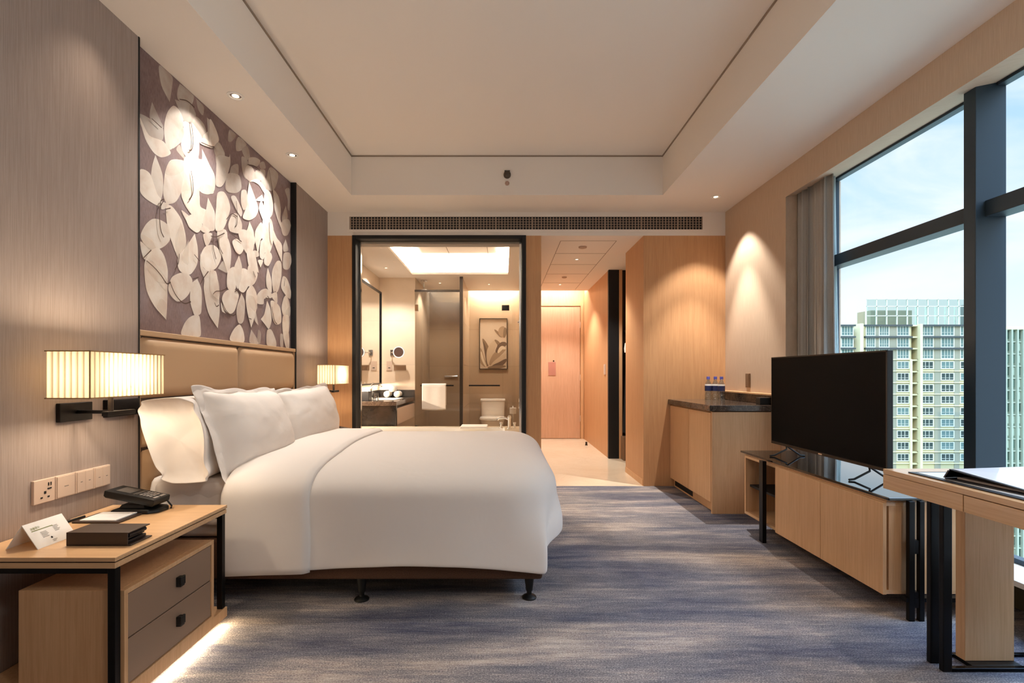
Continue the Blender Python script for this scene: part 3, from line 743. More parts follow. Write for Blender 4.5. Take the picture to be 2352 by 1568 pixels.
def sleeve_pillow():
    TL, TR, BR, BL = Vector((-1.662, 2.225, .988)), Vector((-1.392, 2.245, .985)), Vector((-1.335, 2.265, .605)), Vector((-1.545, 2.245, .60))
    N = 56; R_ = []
    def ring(sc, yoff, narrow, p, puff):
        o_ = []
        for k in range(N):
            a = 2*PI*k/N; c_, s_ = math.cos(a), math.sin(a)
            u = sc*abs(c_)**(2/p)*(1 if c_ > 0 else -1); v = sc*abs(s_)**(2/p)*(1 if s_ > 0 else -1)
            u *= (1+puff*(1-v*v))
            uu = (u*narrow+1)/2 if narrow == 1 else (u*narrow+.72)/2; vv = (v+1)/2
            q = (BL.lerp(TL, vv)).lerp(BR.lerp(TR, vv), uu)
            nz = Vector((noise.noise(q*9), noise.noise(q*9+Vector((5, 5, 5))), noise.noise(q*7+Vector((9, 1, 3)))))
            q = q+Vector((0, yoff, 0))+nz*Vector((1, 1, 1)).length*.006*(1+sc)
            if sc > .95 and yoff < .02: q += Vector((.008*math.sin(a*9), -.004, 0))
            o_.append(q)
        return o_
    for sc, yo in ((.02, .022), (.3, .020), (.55, .018), (.75, .014), (.88, .008), (.96, .001)): R_.append(ring(sc, yo, 1, 5, 0))
    R_.append(ring(1.0, -.004, 1, 5, 0)); R_.append(ring(1.0, .012, 1, 5, 0))
    for i in range(1, 13):
        t_ = i/12; R_.append(ring(1-.12*t_**6, .02+.70*t_, (1-.45*min(1, t_*2.2))*(1-t_**5*.9), 5-2.6*t_, .06*math.sin(PI*t_)))
    mb_ = MB().rings(R_); o = mesh('pillow', mb_, M['pillow'], None, smooth=180)
    m_ = o.modifiers.new('soft', 'SUBSURF'); m_.levels = 1; m_.render_levels = 2
    return tagset(o, 'white pillow showing its flat open pillowcase end at the near edge of the bed', 'pillow', 'pillows leaning against the headboard')
sleeve_pillow()
pillow('large white pillow leaning in the middle, beside the nearest pillow', (-1.395, 2.77, .80), .86, .50, .24, (-1.46, 1.02), (-1.31, .60), 0, 4.1, .07, roll=-.03)
pillow('white pillow leaning at the far side of the bed below the small lit lamp', (-1.415, 3.66, .80), .98, .46, .22, (-1.475, 1.0), (-1.37, .60), 0, 8.7, .05, roll=.03)

# crumpled sheet corner under the pillows
def sheetf(u, v):
    x = -1.70+.42*u; y = 2.352+.5*v; e = max(0, 1-v*9)
    z = .592+.012*noise.noise(Vector((x*9, y*14, 2)))-.20*e**1.2
    return (x, y-.004+.004*math.sin(u*30)*e, z)
shc = mesh('bed_sheet', MB().grid(sheetf, 50, 30), M['pillow'], None, smooth=180, recalc=False)
m_ = shc.modifiers.new('thickness', 'SOLIDIFY'); m_.thickness = .004; m_.offset = 1
tagset(shc, 'rumpled white sheet tucked at the head of the bed under the pillows', 'sheet')

# ------------------------------------------------------------------ nightstands
NX, NY0, NY1, NZ = -1.22, 1.557, 2.19, .524
def nightstand(dy, label):
    t_ = thing('nightstand', (-1.475, 1.87+dy, 0), label, 'nightstand', 'oak nightstands beside the bed')
    a, b = NY0+dy, NY1+dy
    boxo('tabletop', (-1.727, NX, a, b, NZ-.014, NZ), M['woodx'], t_, .002)
    boxo('lower_board', (-1.727, NX-.002, a+.002, b-.002, NZ-.036, NZ-.018), M['woodx'], t_, .002)
    boxo('reveal_strip', (-1.722, NX-.006, a+.005, b-.005, NZ-.018, NZ-.014), M['bronze'], t_, 0)
    for y in (a+.006, b-.030):
        boxo('leg', (NX-.030, NX-.006, y, y+.024, .075, NZ-.037), M['black'], t_, .002)
        boxo('leg', (-1.722, -1.698, y, y+.024, .075, NZ-.037), M['black'], t_, .002)
        boxo('frame_rail', (-1.698, NX-.030, y+.002, y+.02, NZ-.054, NZ-.037), M['black'], t_, .001)
    bx0, bx1, by0, by1, bz0, bz1 = -1.56, NX+.016-.014, a+.035, b-.105, .075, .405
    boxo('drawer_box', (bx0, bx1-.02, by0, by1, bz0, bz1), M['wood'], t_, .002)
    f_ = MB().box(bx1-.02, bx1, by0, by1, bz1-.016, bz1).box(bx1-.02, bx1, by0, by1, bz0, bz0+.014).box(bx1-.02, bx1, by0, by0+.016, bz0+.014, bz1-.016).box(bx1-.02, bx1, by1-.016, by1, bz0+.014, bz1-.016)
    mesh('front_frame', f_, M['wood'], t_, .001)
    zm = (bz0+bz1)/2
    for z0, z1 in ((zm+.002, bz1-.019), (bz0+.017, zm-.002)):
        dr = boxo('drawer', (bx1-.02, bx1-.003, by0+.018, by1-.018, z0, z1), M['leather2'], t_, .003)
        zc = z1-.062; yc = (by0+by1)/2+.02
        mesh('pull', MB().box(bx1-.003, bx1+.016, yc-.012, yc+.012, zc-.018, zc+.018).box(bx1+.010, bx1+.018, yc-.014, yc+.014, zc-.012, zc+.020), M['blackp'], dr, .002)
    boxo('base', (-1.727, NX, a, b, .032, .075), M['wood'], t_, .002)
    boxo('plinth', (-1.72, NX-.05, a+.02, b-.02, 0, .032), M['blackm'], t_)
    boxo('led_strip', (NX-.032, NX-.02, a+.01, b-.01, .028, .032), M['led'], t_, smooth=0)
    return t_
nightstand(0, 'light oak nightstand with two taupe leather drawers in the near left corner')
nightstand(2.63, 'nightstand on the far side of the bed, mostly hidden behind duvet and pillows')

# wall sconces
def sconce(dy, label, powr):
    t_ = thing('wall_lamp', (-1.73, 1.99+dy, .954), label, 'wall lamp', 'pleated bedside wall lamps')
    x0, x1, y0, y1, z0, z1 = -1.603, -1.450, 1.737+dy, 2.114+dy, 1.0155, 1.184
    pts = []
    def side(ax, ay, bx, by, n_):
        d_ = Vector((bx-ax, by-ay)); L = d_.length; d_.normalize(); nn = Vector((d_.y, -d_.x))
        for k in range(n_*4):
            s_ = k/(n_*4); o_ = .0032*abs(math.sin(PI*s_*n_))**.7; pts.append((ax+d_.x*L*s_+nn.x*o_, ay+d_.y*L*s_+nn.y*o_))
    side(x0, y0, x1, y0, 7); side(x1, y0, x1, y1, 18); side(x1, y1, x0, y1, 8); side(x0, y1, x0, y0, 20)
    mb_ = MB().rings([[(p[0], p[1], z) for p in pts] for z in (z0, z0+.05, z0+.12, z1)], True, False, False)
    sh_ = mesh('lamp_shade', mb_, M['shade'], t_, smooth=0)
    pa_ = sh_.data.attributes.new('pleat', 'FLOAT', 'POINT')
    for i_ in range(len(sh_.data.vertices)): pa_.data[i_].value = (0, .75, 1, .75)[i_ % 4]
    tr = MB()
    for z in (z0-.001, z1-.003):
        tr.box(x0-.004, x1+.004, y0-.004, y0-.001, z, z+.004).box(x0-.004, x1+.004, y1+.001, y1+.004, z, z+.004).box(x1+.001, x1+.004, y0-.004, y1+.004, z, z+.004).box(x0-.004, x0-.001, y0-.004, y1+.004, z, z+.004)
    tr.box(x1+.001, x1+.004, y0-.005, y0-.002, z0, z1)
    mesh('shade_trim', tr, mat('tan_ribbon', (170, 132, 86), .7), sh_)
    yc = (y0+y1)/2; xc = (x0+x1)/2
    boxo('mounting_plate', (-1.73, -1.712, 1.912+dy, 2.065+dy, .914, .988), M['black'], t_, .003)
    mesh('arm', MB().box(-1.712, xc+.005, 1.985+dy, 1.997+dy, .943, .957).box(xc-.012, xc+.012, yc-.03, 2.04+dy, .940, .958), M['black'], t_, .002)
    mesh('post', MB().lathe((xc, yc, .957), [(.009, 0), (.009, .07), (.006, .072), (.006, .10)], 12), M['bronze'], t_)
    mesh('bulb', MB().lathe((xc, yc, 1.055), [(.012, 0), (.012, .02), (.026, .04), (.03, .058), (.022, .08), (.004, .088)], 14), M['lamp'], t_)
    mesh('spider', MB().box(x0, x1, yc-.003, yc+.003, 1.052, 1.056), M['bronze'], t_)
    light('POINT', (xc, yc-.06, 1.10), powr, (255, 232, 202), size=.03); light('POINT', (xc, yc+.06, 1.10), powr, (255, 232, 202), size=.03)
    return t_
sconce(0, 'lit pleated wall lamp on black arm above the near nightstand', 4.8)
sconce(2.535, 'lit pleated wall lamp in the far corner beside the bathroom window', 4.6)
p_ = boxo('reading_light_plate', (-1.73, -1.708, 2.137, 2.325, .914, .990), M['black'], None, .003)
tagset(p_, 'folded flat black reading light plate on the wall behind the near lamp', 'reading light')
p_ = boxo('reading_light_plate', (-1.73, -1.708, 4.26, 4.40, .914, .980), M['black'], None, .003)
tagset(p_, 'black reading light plate on the wall beside the far wall lamp', 'reading light')

# switches above the nightstand
yy = 1.812
def plate(y, w_, label, cat, nm, gang, group=None):
    t_ = thing(nm, (-1.73, y+w_/2, .665), label, cat, group)
    boxo('face_plate', (-1.73, -1.718, y, y+w_, .620, .708), M['plate'], t_, .002)
    return t_
s = plate(yy, .086, 'bedside power socket plate, leftmost of the row above the nightstand', 'socket', 'wall_socket', 0)
h = MB()
for dy_, dz_ in ((.058, .687), (.068, .687)): h.box(-1.7185, -1.7165, yy+dy_-.002, yy+dy_+.002, dz_-.006, dz_+.006)
mesh('socket_slots', h.box(-1.7185, -1.7165, yy+.040, yy+.048, .653, .663).box(-1.7185, -1.7165, yy+.026, yy+.034, .638, .643).box(-1.7185, -1.7165, yy+.054, yy+.062, .638, .643).box(-1.7185, -1.7165, yy+.054, yy+.070, .668, .673), M['blackm'], s)
labs = ['blank-faced bedside switch, second plate of the row above the nightstand', 'two-button bedside switch, third plate of the row above the nightstand', 'two-button bedside switch, rightmost plate of the row above the nightstand']
for k in range(3):
    y0_ = yy+.089*(k+1); s = plate(y0_, .086, labs[k], 'switch', 'wall_switch', 0, 'bedside switch plates')
    n_ = 1 if k == 0 else 2
    for q in range(n_):
        wq = (.078)/n_; rk = boxo('button', (-1.718, -1.7145, y0_+.004+q*wq, y0_+.004+(q+1)*wq-.001, .624, .704), M['plate'], s, .001)
        boxo('mark', (-1.7147, -1.7142, y0_+.004+(q+.38)*wq, y0_+.004+(q+.62)*wq, .662, .665), M['ink'], rk, smooth=0)

# ------------------------------------------------------------------ things on the nightstand
tz = NZ+.0005
# tent card
tc = thing('tent_card', (-1.585, 1.69, tz), 'white folded tent card with printed lines at the near end of the nightstand', 'card')
yA, yB_, xA, xB, zt = 1.628, 1.775, -1.637, -1.530, tz+.078
xm = (xA+xB)/2
def panel(name, xa, ya, yb, parent, dx=0):
    th = .0012
    mbp = MB().prism([(xa, ya, tz), (xm, ya, zt), (xm-th*(1 if xa < xm else -1)*-1, ya, zt-.002), (xa+th*2*(1 if xa < xm else -1), ya, tz)], (0, yb-ya, 0)); return mesh(name, mbp, M['paper'], parent, smooth=0)
fr_ = panel('front_flap', xB, yA, yB_, tc); panel('back_flap', xA, yA, yB_, tc)
nrm = Vector((zt-tz, 0, xB-xm)).normalized()
def onflap(s_, v_, o_=.0006):  # s along y 0..1, v from top 0..1
    p = Vector((xm, yA, zt)).lerp(Vector((xB, yA, tz)), v_); p.y = yA+(yB_-yA)*s_; return p+nrm*o_
def strip(name, s0, s1, v0, v1, m): mesh(name, MB().quad(onflap(s0, v0), onflap(s1, v0), onflap(s1, v1), onflap(s0, v1)), m, fr_, smooth=0)
try:
    cu_ = bpy.data.curves.new('t', 'FONT'); cu_.body = '\u6e29\u99a8\u63d0\u793a'; cu_.size = .016; cu_.align_x = 'LEFT'
    ob = bpy.data.objects.new('t', cu_); COL.objects.link(ob); bpy.context.view_layer.update()
    me = bpy.data.meshes.new_from_object(ob.evaluated_get(bpy.context.evaluated_depsgraph_get()))
    bpy.data.objects.remove(ob)
    dn = (Vector((xB, 0, tz))-Vector((xm, 0, zt))).normalized(); o0 = onflap(.10, .27)
    xs_ = [v.co.x for v in me.vertices]; wd0 = max(xs_)-min(xs_); k = .034/wd0
    for v in me.vertices: v.co = o0+Vector((0, 1, 0))*(v.co.x-min(xs_))*k-dn*v.co.y*k*1.05-Vector(tc.location)
    me.materials.append(M['inkg']); to = bpy.data.objects.new('heading_text', me); COL.objects.link(to); to.parent = fr_
    to.location = (0, 0, 0)
    # fr_ sits at the tent card's origin
except Exception as ex: print('font', ex)
strip('subheading_line', .10, .62, .31, .335, M['inkg'])
pr = MB()
def q_(s0, s1, v0, v1): pr.quad(onflap(s0, v0), onflap(s1, v0), onflap(s1, v1), onflap(s0, v1))
random.seed(3)
for k in range(5):
    a = .26; q_(a, a+random.uniform(.14, .2), .44+.05*k, .455+.05*k)
    a = .60; q_(a, a+random.uniform(.10, .16), .34+.05*k, .355+.05*k)
for k in range(2): q_(.42, .54-.04*k, .84+.05*k, .855+.05*k)
mesh('printed_lines', pr, M['ink'], fr_, smooth=0)
dd = MB(); cpt = onflap(.44, .745, .0008)
dn = (Vector((xB, 0, tz))-Vector((xm, 0, zt))).normalized()
dd.v = [cpt+Vector((0, 1, 0))*.0035*math.cos(2*PI*k/14)+dn*.0035*math.sin(2*PI*k/14) for k in range(14)]; dd.f = [tuple(range(14))]
mesh('dot_mark', dd, M['inkk'], fr_, smooth=0)
random.seed(11)

# leather stationery folder
fo = thing('leather_folder', (-1.36, 1.70, tz), 'thick dark brown leather folder lying closed at the front of the nightstand', 'folder')
fx0, fx1, fy0, fy1 = -1.468, -1.262, 1.662, 1.752
cv_ = MB().box(fx0, fx1, fy0, fy0+.005, tz, tz+.044).box(fx0, fx1+.004, fy0, fy1+.012, tz+.041, tz+.045).box(fx0, fx1+.012, fy0, fy1+.012, tz, tz+.004)
mesh('cover', cv_, M['leatherd'], fo, .0015)
mesh('inner_pages', MB().box(fx0+.006, fx1-.004, fy0+.005, fy1+.004, tz+.005, tz+.015).box(fx0+.006, fx1-.008, fy0+.005, fy1+.002, tz+.018, tz+.024), M['leatherk'], fo, .002)
mesh('pen_loop', MB().tube([(fx1-.008, fy0+.012, tz+.031), (fx1-.008, fy1+.002, tz+.031)], .0075, 12), M['leatherk'], fo)
# notepad
npd = thing('notepad', (-1.57, 1.98, tz), 'white paper pad on a flat brown leather tray beside the wall', 'notepad')
boxo('tray', (-1.668, -1.485, 1.912, 2.045, tz, tz+.006), M['leatherd'], npd, .002)
boxo('paper_pad', (-1.645, -1.505, 1.922, 2.036, tz+.0062, tz+.0105), M['paper'], npd, .0005)
mesh('tray_clip', MB().box(-1.60, -1.54, 2.036, 2.044, tz+.0062, tz+.0082), M['bronze'], npd)
pn = thing('pen', (-1.655, 1.93, tz), 'black pen lying at the left side of the notepad tray', 'pen')
mesh('barrel', MB().tube([(-1.690, 1.895, tz+.0052), (-1.683, 1.99, tz+.0052)], [.005, .005], 12), M['blackp'], pn)
mesh('clip', MB().box(-1.6925, -1.6895, 1.898, 1.932, tz+.0102, tz+.0118), M['chrome'], pn)

def phone(dy, label):
    t_ = thing('telephone', (-1.54, 2.10+dy, tz), label, 'telephone', 'black bedside telephones')
    B_ = Matrix.Translation((-1.535, 2.085+dy, tz))
    # stand
    st = MB()
    pts = [(-.085, -.045), (.07, -.048), (.10, -.02), (.105, .03), (.09, .055), (-.085, .055)]
    st.rings([[B_ @ Vector((x*s_, y*s_, z)) for x, y in pts] for s_, z in ((1, 0), (1, .010), (.94, .016), (.7, .022), (.6, .035))])
    mesh('stand', st, M['blackp'], t_, .002)
    T_ = B_ @ Matrix.Translation((-.005, 0, .066)) @ Matrix.Rotation(math.radians(11), 4, 'Y')
    def tb(*b): return MB().box(*b, mtx=T_)
    body = mesh('body', MB().rings([[T_ @ Vector((x*sx, y*sx, z)) for x, y in ((-.105, -.05), (.105, -.05), (.105, .05), (-.105, .05))] for sx, z in ((.93, -.018), (1, -.010), (1, .010), (.97, .014))]), M['blackp'], t_, .003)
    dk = mat('phone_display', (92, 88, 84), .3); 
    mesh('display', tb(-.072, -.012, -.030, .032, .0135, .0155), dk, body, .001)
    mesh('card_strip', tb(.002, .010, -.034, .034, .0135, .0155), dk, body, .0005)
    mesh('key', tb(.013, .019, -.034, .034, .0135, .0165), dk, body, .0005)
    kb = mat('phone_key', (150, 142, 136), .5)
    for i in range(4):
        for j_ in range(3): mesh('key', tb(.026+i*.0135, .0345+i*.0135, -.030+j_*.0215, -.015+j_*.0215, .0135, .017), kb, body, .0008)
    mesh('key', tb(.086, .097, -.034, -.006, .0135, .0165), kb, body, .0005); mesh('key', tb(.086, .097, .002, .032, .0135, .0165), kb, body, .0005)
    P_ = [T_ @ Vector(p) for p in ((.10, .035, -.005), (.125, .04, -.03), (.118, .05, -.045))]
    mesh('cord', MB().tube(P_, .0035, 8), M['blackp'], t_)
    return t_
phone(0, 'black telephone with keypad on the nightstand corner next to the pillows')
ph2 = phone(2.60, 'black telephone barely visible on the far nightstand behind the pillow')

# ------------------------------------------------------------------ minibar cabinet
mbc = thing('minibar_cabinet', (1.92, 4.39, 0), 'oak minibar cabinet with dark marble top in the far right corner', 'cabinet')
boxo('body', (1.668, 2.194, 3.925, 4.88, .08, .805), M['wood'], mbc, .002)
boxo('side_panel', (1.652, 2.194, 3.905, 3.925, 0, .805), M['wood'], mbc, .002)
boxo('plinth', (1.69, 2.194, 3.925, 4.88, 0, .08), M['wood'], mbc)
for a, b in ((3.929, 4.40), (4.404, 4.876)): boxo('door', (1.650, 1.668, a, b, .085, .797), M['wood'], mbc, .002)
boxo('vent_slot', (1.688, 1.690, 4.40, 4.85, .015, .06), M['blackm'], mbc)
boxo('countertop', (1.630, 2.194, 3.895, 4.881, .811, .858), M['darkmarble'], mbc, .003)
boxo('splashback', (2.155, 2.195, 3.895, 4.881, .8585, .932), M['darkmarble'], mbc, .002)
boxo('splashback_ledge', (2.135, 2.195, 3.895, 4.881, .932, .946), M['wood'], mbc, .002)
mbx = boxo('box', (2.06, 2.14, 3.96, 4.03, .8585, .915), M['blackp'], None, .003)
tagset(mbx, 'small dark box on the marble counter close behind the television', 'box')
# bottles
lb = mat('blue_white_label', (38, 48, 92), .5); cp = mat('blue_cap', (92, 96, 190), .4)
def bottle():
    t_ = thing('water_bottle', (0, 0, 0), None, 'bottle', 'water bottles on the minibar counter')
    mesh('bottle_body', MB().lathe((0, 0, 0), [(.028, 0), (.031, .006), (.031, .05), (.029, .055), (.031, .06), (.031, .13), (.028, .155), (.014, .185), (.013, .20)], 22), M['glassw'], t_)
    mesh('label', MB().lathe((0, 0, 0), [(.0318, .085), (.0318, .135)], 22, cap=False), lb, t_)
    mesh('label_top_band', MB().lathe((0, 0, 0), [(.0319, .135), (.0312, .150)], 22, cap=False), M['paper'], t_)
    mesh('cap', MB().lathe((0, 0, 0), [(.0155, .196), (.0158, .21), (.015, .222), (.002, .223)], 18), cp, t_)
    return t_
b0 = bottle(); bl = ['clear water bottle with blue cap and dark label, nearest to the television side', 'clear water bottle with blue cap standing just behind the front bottle', 'clear water bottle nearest to the oak wall, leftmost of the bottles']
for k, (x, y) in enumerate(((2.06, 4.66), (2.045, 4.76), (1.985, 4.78))):
    o_ = b0 if k == 0 else copy_tree(b0); o_.location = (x, y, .8585); o_['label'] = bl[k]
    if k == 0: pass
sw = thing('wall_thermostat', (XR, 4.42, 1.04), 'small brown wall switch on the beige wall above the minibar', 'switch')
boxo('plate', (2.184, XR, 4.385, 4.455, .985, 1.11), M['taupe'], sw, .002)
boxo('rocker', (2.180, 2.184, 4.395, 4.445, .995, 1.10), M['taupe'], sw, .001)

# ------------------------------------------------------------------ TV cabinet
tv = thing('tv_cabinet', (1.96, 2.9, 0), 'long low oak television cabinet with glossy black top by the window', 'cabinet')
X0, X1, Y0, Y1, Z0, Z1 = 1.738, 2.18, 2.243, 3.557, .105, .522
boxo('top', (1.728, 2.185, 2.215, 3.60, .535, .548), mat('glossy_black_glass', (24, 20, 18), .03, spec=1), tv, .003)
boxo('underframe', (X0+.006, X1, Y0+.004, Y1-.004, .522, .535), M['wood'], tv)
ys_ = 3.13
boxo('carcass_top', (X0, X1, Y0, Y1, Z1-.018, Z1), M['woody'], tv, .001)
boxo('carcass_bottom', (X0, X1, Y0, Y1, Z0, Z0+.018), M['woody'], tv, .001)
boxo('side_panel', (X0, X1, Y1-.018, Y1, Z0+.018, Z1-.018), M['wood'], tv)
boxo('side_panel', (X0+.012, X1, Y0, Y0+.018, Z0+.018, Z1-.018), M['wood'], tv)
boxo('divider', (X0+.003, X1, ys_-.009, ys_+.009, Z0+.018, Z1-.018), M['wood'], tv)
boxo('back_panel', (X1-.012, X1, Y0+.018, Y1-.018, Z0+.018, Z1-.018), M['taupe'], tv)
boxo('shelf', (X0+.03, X1-.012, ys_+.009, Y1-.018, .30, .315), M['blackm'], tv)
for a, b in ((Y0-.002, 2.682), (2.686, ys_-.002)): boxo('door', (X0-.016, X0+.001, a, b, Z0-.002, Z1-.004), M['woody'] if 0 else M['wood'], tv, .001)
def vleg(x, y, sx, sy, z1=.535): boxo('leg', (x-sx/2, x+sx/2, y-sy/2, y+sy/2, 0, z1), M['black'], tv, .002)
vleg(1.708, 3.250, .026, .045)
vleg(1.823, 2.212, .026, .02); vleg(1.868, 2.212, .022, .02); vleg(2.12, 2.212, .026, .02)
boxo('leg_bracket', (1.836, 1.857, 2.206, 2.240, .06, .13), M['black'], tv); boxo('leg_bracket', (1.836, 1.857, 2.206, 2.240, .30, .36), M['black'], tv)
boxo('leg_brace', (1.80, 2.14, 2.205, 2.238, .085, .103), M['black'], tv)
# TV
te = thing('television', (1.91, 2.985, .549), 'large flat black television standing switched off on the cabinet', 'television')
tx, ty0, ty1, tz0, tz1 = 1.91, 2.457, 3.514, .615, 1.222
boxo('casing', (tx, tx+.03, ty0, ty1, tz0, tz1), M['blackp'], te, .003)
boxo('rear_housing', (tx+.03, tx+.06, ty0+.2, ty1-.2, tz0+.05, tz0+.36), M['blackp'], te, .01)
boxo('screen', (tx-.0015, tx, ty0+.008, ty1-.008, tz0+.018, tz1-.008), M['screen'], te, 0)
mesh('bezel', MB().box(tx-.003, tx+.001, ty0, ty1, tz1-.006, tz1).box(tx-.003, tx+.001, ty0, ty1, tz0, tz0+.016).box(tx-.003, tx+.001, ty0, ty0+.006, tz0, tz1).box(tx-.003, tx+.001, ty1-.006, ty1, tz0, tz1), M['bronze'], te)
boxo('badge', (tx-.0042, tx-.003, 2.955, 2.99, tz0+.004, tz0+.011), M['chrome'], te)
for y in (2.60, 3.36):
    mesh('foot', MB().tube([(tx+.015, y, tz0+.006), (tx+.012, y-.01, tz0-.02), (tx-.08, y-.025, .556), (tx-.11, y-.028, .5535)], .0055, 8).tube([(tx+.015, y, tz0+.002), (tx+.10, y-.015, .556), (tx+.13, y-.018, .5535)], .0055, 8), M['blackp'], te)

# ------------------------------------------------------------------ desk
dk_ = thing('desk', (1.83, 1.35, 0), 'light oak writing desk with black metal legs at the right edge', 'desk')
DX, DY, DZ = 1.498, 1.949, .73
boxo('desktop', (DX, 2.185, .75, DY, DZ-.020, DZ), M['woody'], dk_, .0015)
boxo('apron', (DX, 2.185, 1.612, DY, DZ-.077, DZ-.0215), M['woody'], dk_, .0015)
boxo('drawer', (DX, DX+.02, .80, 1.608, DZ-.077, DZ-.0225), M['woody'], dk_, .0015)
boxo('drawer_box', (DX+.02, 2.185, .75, 1.611, DZ-.075, DZ-.022), M['wood'], dk_)
boxo('pedestal_panel', (1.753, 1.94, 1.876, 1.916, .014, DZ-.077), M['wood'], dk_, .002)
for x, y in ((1.645, 1.838), (1.645, 1.892)):
    boxo('leg', (x-.017, x+.017, y-.010, y+.010, 0, DZ-.077), M['black'], dk_, .003)
boxo('foot_rail', (1.66, 2.17, 1.828, 1.848, 0, .014), mat('polished_black_steel', (30, 30, 32), .12, .9), dk_, .002)
boxo('foot_rail', (1.66, 2.17, 1.925, 1.940, 0, .012), mat('polished_black_steel2', (30, 30, 32), .12, .9), dk_, .002)
boxo('foot_rail', (1.753, 1.94, 1.848, 1.925, 0, .014), M['black'], dk_, .001)
for x in (1.66, 2.15): boxo('leg', (x-.017, x+.017, .80, .82, 0, DZ-.077), M['black'], dk_, .003)
bz = DZ+.0005
bp = thing('desk_blotter', (1.8, 1.65, bz), 'thin black leather desk pad lying flat on the oak desk', 'desk pad')
boxo('pad', (1.525, 2.10, 1.40, 1.862, bz, bz+.004), M['leatherk'], bp, .001)
boxo('pad_surface', (1.545, 2.08, 1.415, 1.845, bz+.004, bz+.0048), mat('pale_glossy_desk_pad', (222, 228, 232), .08, spec=1), bp)
# presentation folder resting on the blotter with a raised far cover
lf = thing('presentation_folder', (1.78, 1.62, bz+.005), 'black folder with a sloping glossy cover propped on the desk pad', 'folder')
z_ = bz+.0052
A = [(1.545, 1.73), (2.0, 1.80), (2.06, 1.50), (1.575, 1.447)]
mesh('bottom_cover', MB().prism([(x, y, z_) for x, y in A], (0, 0, .004)), M['leatherk'], lf, .001)
P = [Vector((1.553, 1.722, z_+.032)), Vector((2.0, 1.79, z_+.032)), Vector((2.06, 1.505, z_+.010)), Vector((1.578, 1.452, z_+.008))]
mesh('top_cover', MB().prism(P, (0, 0, .004)), M['leatherk'], lf, .001)
mesh('cover_sheet', MB().prism([p+Vector((0.008 if i in (0, 3) else -.008, -.008 if i < 2 else .008, .0042)) for i, p in enumerate(P)], (0, 0, .0008)), mat('glossy_white_sleeve', (240, 243, 248), .06, spec=1), lf)
mesh('spine', MB().prism([(1.545, 1.73, z_+.004), (2.0, 1.80, z_+.004), (2.0, 1.787, z_+.032), (1.548, 1.715, z_+.032)], (0, .006, 0)), M['leatherk'], lf)
mesh('paper_stack', MB().prism([Vector((1.562, 1.70, z_+.006)), Vector((1.98, 1.76, z_+.006)), Vector((2.04, 1.52, z_+.006)), Vector((1.582, 1.47, z_+.006))], (0, 0, .006)), mat('grey_paper_edges', (150, 138, 130), .8), lf)

# ------------------------------------------------------------------ ceiling fittings
def downlight(x, y, z, label, r=.045, lit=True, power=25, ang=70, blend=.5, col=(255, 247, 238), grp='ceiling downlights', target=None, sz=.02):
    t_ = thing('ceiling_downlight', (x, y, z), label, 'ceiling light', grp)
    mesh('trim_ring', MB().lathe((x, y, z), [(r, 0), (r, -.004), (r*.72, -.006), (r*.70, -.001)], 28, cap=False), M['white'], t_)
    mesh('reflector', MB().lathe((x, y, z), [(r*.72, -.0015), (r*.5, -.001), (r*.49, -.0012)], 24), M['chrome'], t_)
    mesh('lens', MB().lathe((x, y, z), [(r*.42, -.0022), (r*.3, -.004), (.001, -.0045)], 20), M['lamp'], t_)
    if power: light('SPOT', (x, y, z-.012), power, col, size=sz, angle=ang, blend=blend, target=target or (x, y, 0))
    return t_
PW = dict(left=46)
downlight(-1.538, 2.845, ZS, 'recessed downlight over the bed, nearer of the two above the mural', power=8, ang=88, blend=.4, target=(-1.773, 2.80, 2.14), sz=.012)
downlight(-1.539, 3.613, ZS, 'recessed downlight over the bed, farther of the two above the mural', power=8, ang=88, blend=.4, target=(-1.773, 3.58, 2.14), sz=.012)
light('SPOT', (-1.538, 2.08, ZS-.012), 9, (255, 232, 206), size=.03, angle=80, blend=1, target=(-1.72, 2.0, 1.0))
downlight(1.92, 4.46, ZS, 'recessed downlight over the minibar in the far right of the ceiling', power=62, ang=84, blend=.4, sz=.012)
light('SPOT', (1.92, 4.46, ZS-.012), 140, (255, 247, 238), size=.012, angle=58, blend=.5, target=(1.75, 4.40, 0))
for (x, y, p_) in ((1.92, 1.2, 25), (1.92, -.4, 25), (-1.2, -.9, 3)): light('SPOT', (x, y, ZS-.012), p_*1.7, (255, 236, 214), size=.03, angle=110, blend=.6, target=(x, y, 0))  # unseen spots added to brighten the room
for y_ in (2.845, 3.613): light('SPOT', (-1.50, y_, ZS-.012), 48, (255, 247, 238), size=.03, angle=130, blend=1, target=(-1.15, y_, 0))
# added lamp, out of view, put in to brighten ceiling and soffits
cl = thing('added_fill_lamp', (.7, .1, ZT), 'added unseen fill lamp hanging from the tray ceiling behind the viewer', 'ceiling light')
mesh('cord', MB().tube([(.7, .1, ZT), (.7, .1, 2.5)], .004, 8), M['blackp'], cl)
mesh('fill_lamp_body', MB().lathe((.7, .1, 2.34), [(.01, 0), (.07, .02), (.09, .08), (.07, .14), (.01, .16)], 30), M['lamp'], cl)
light('POINT', (.7, .1, 2.22), 24, (255, 247, 238), size=.15)

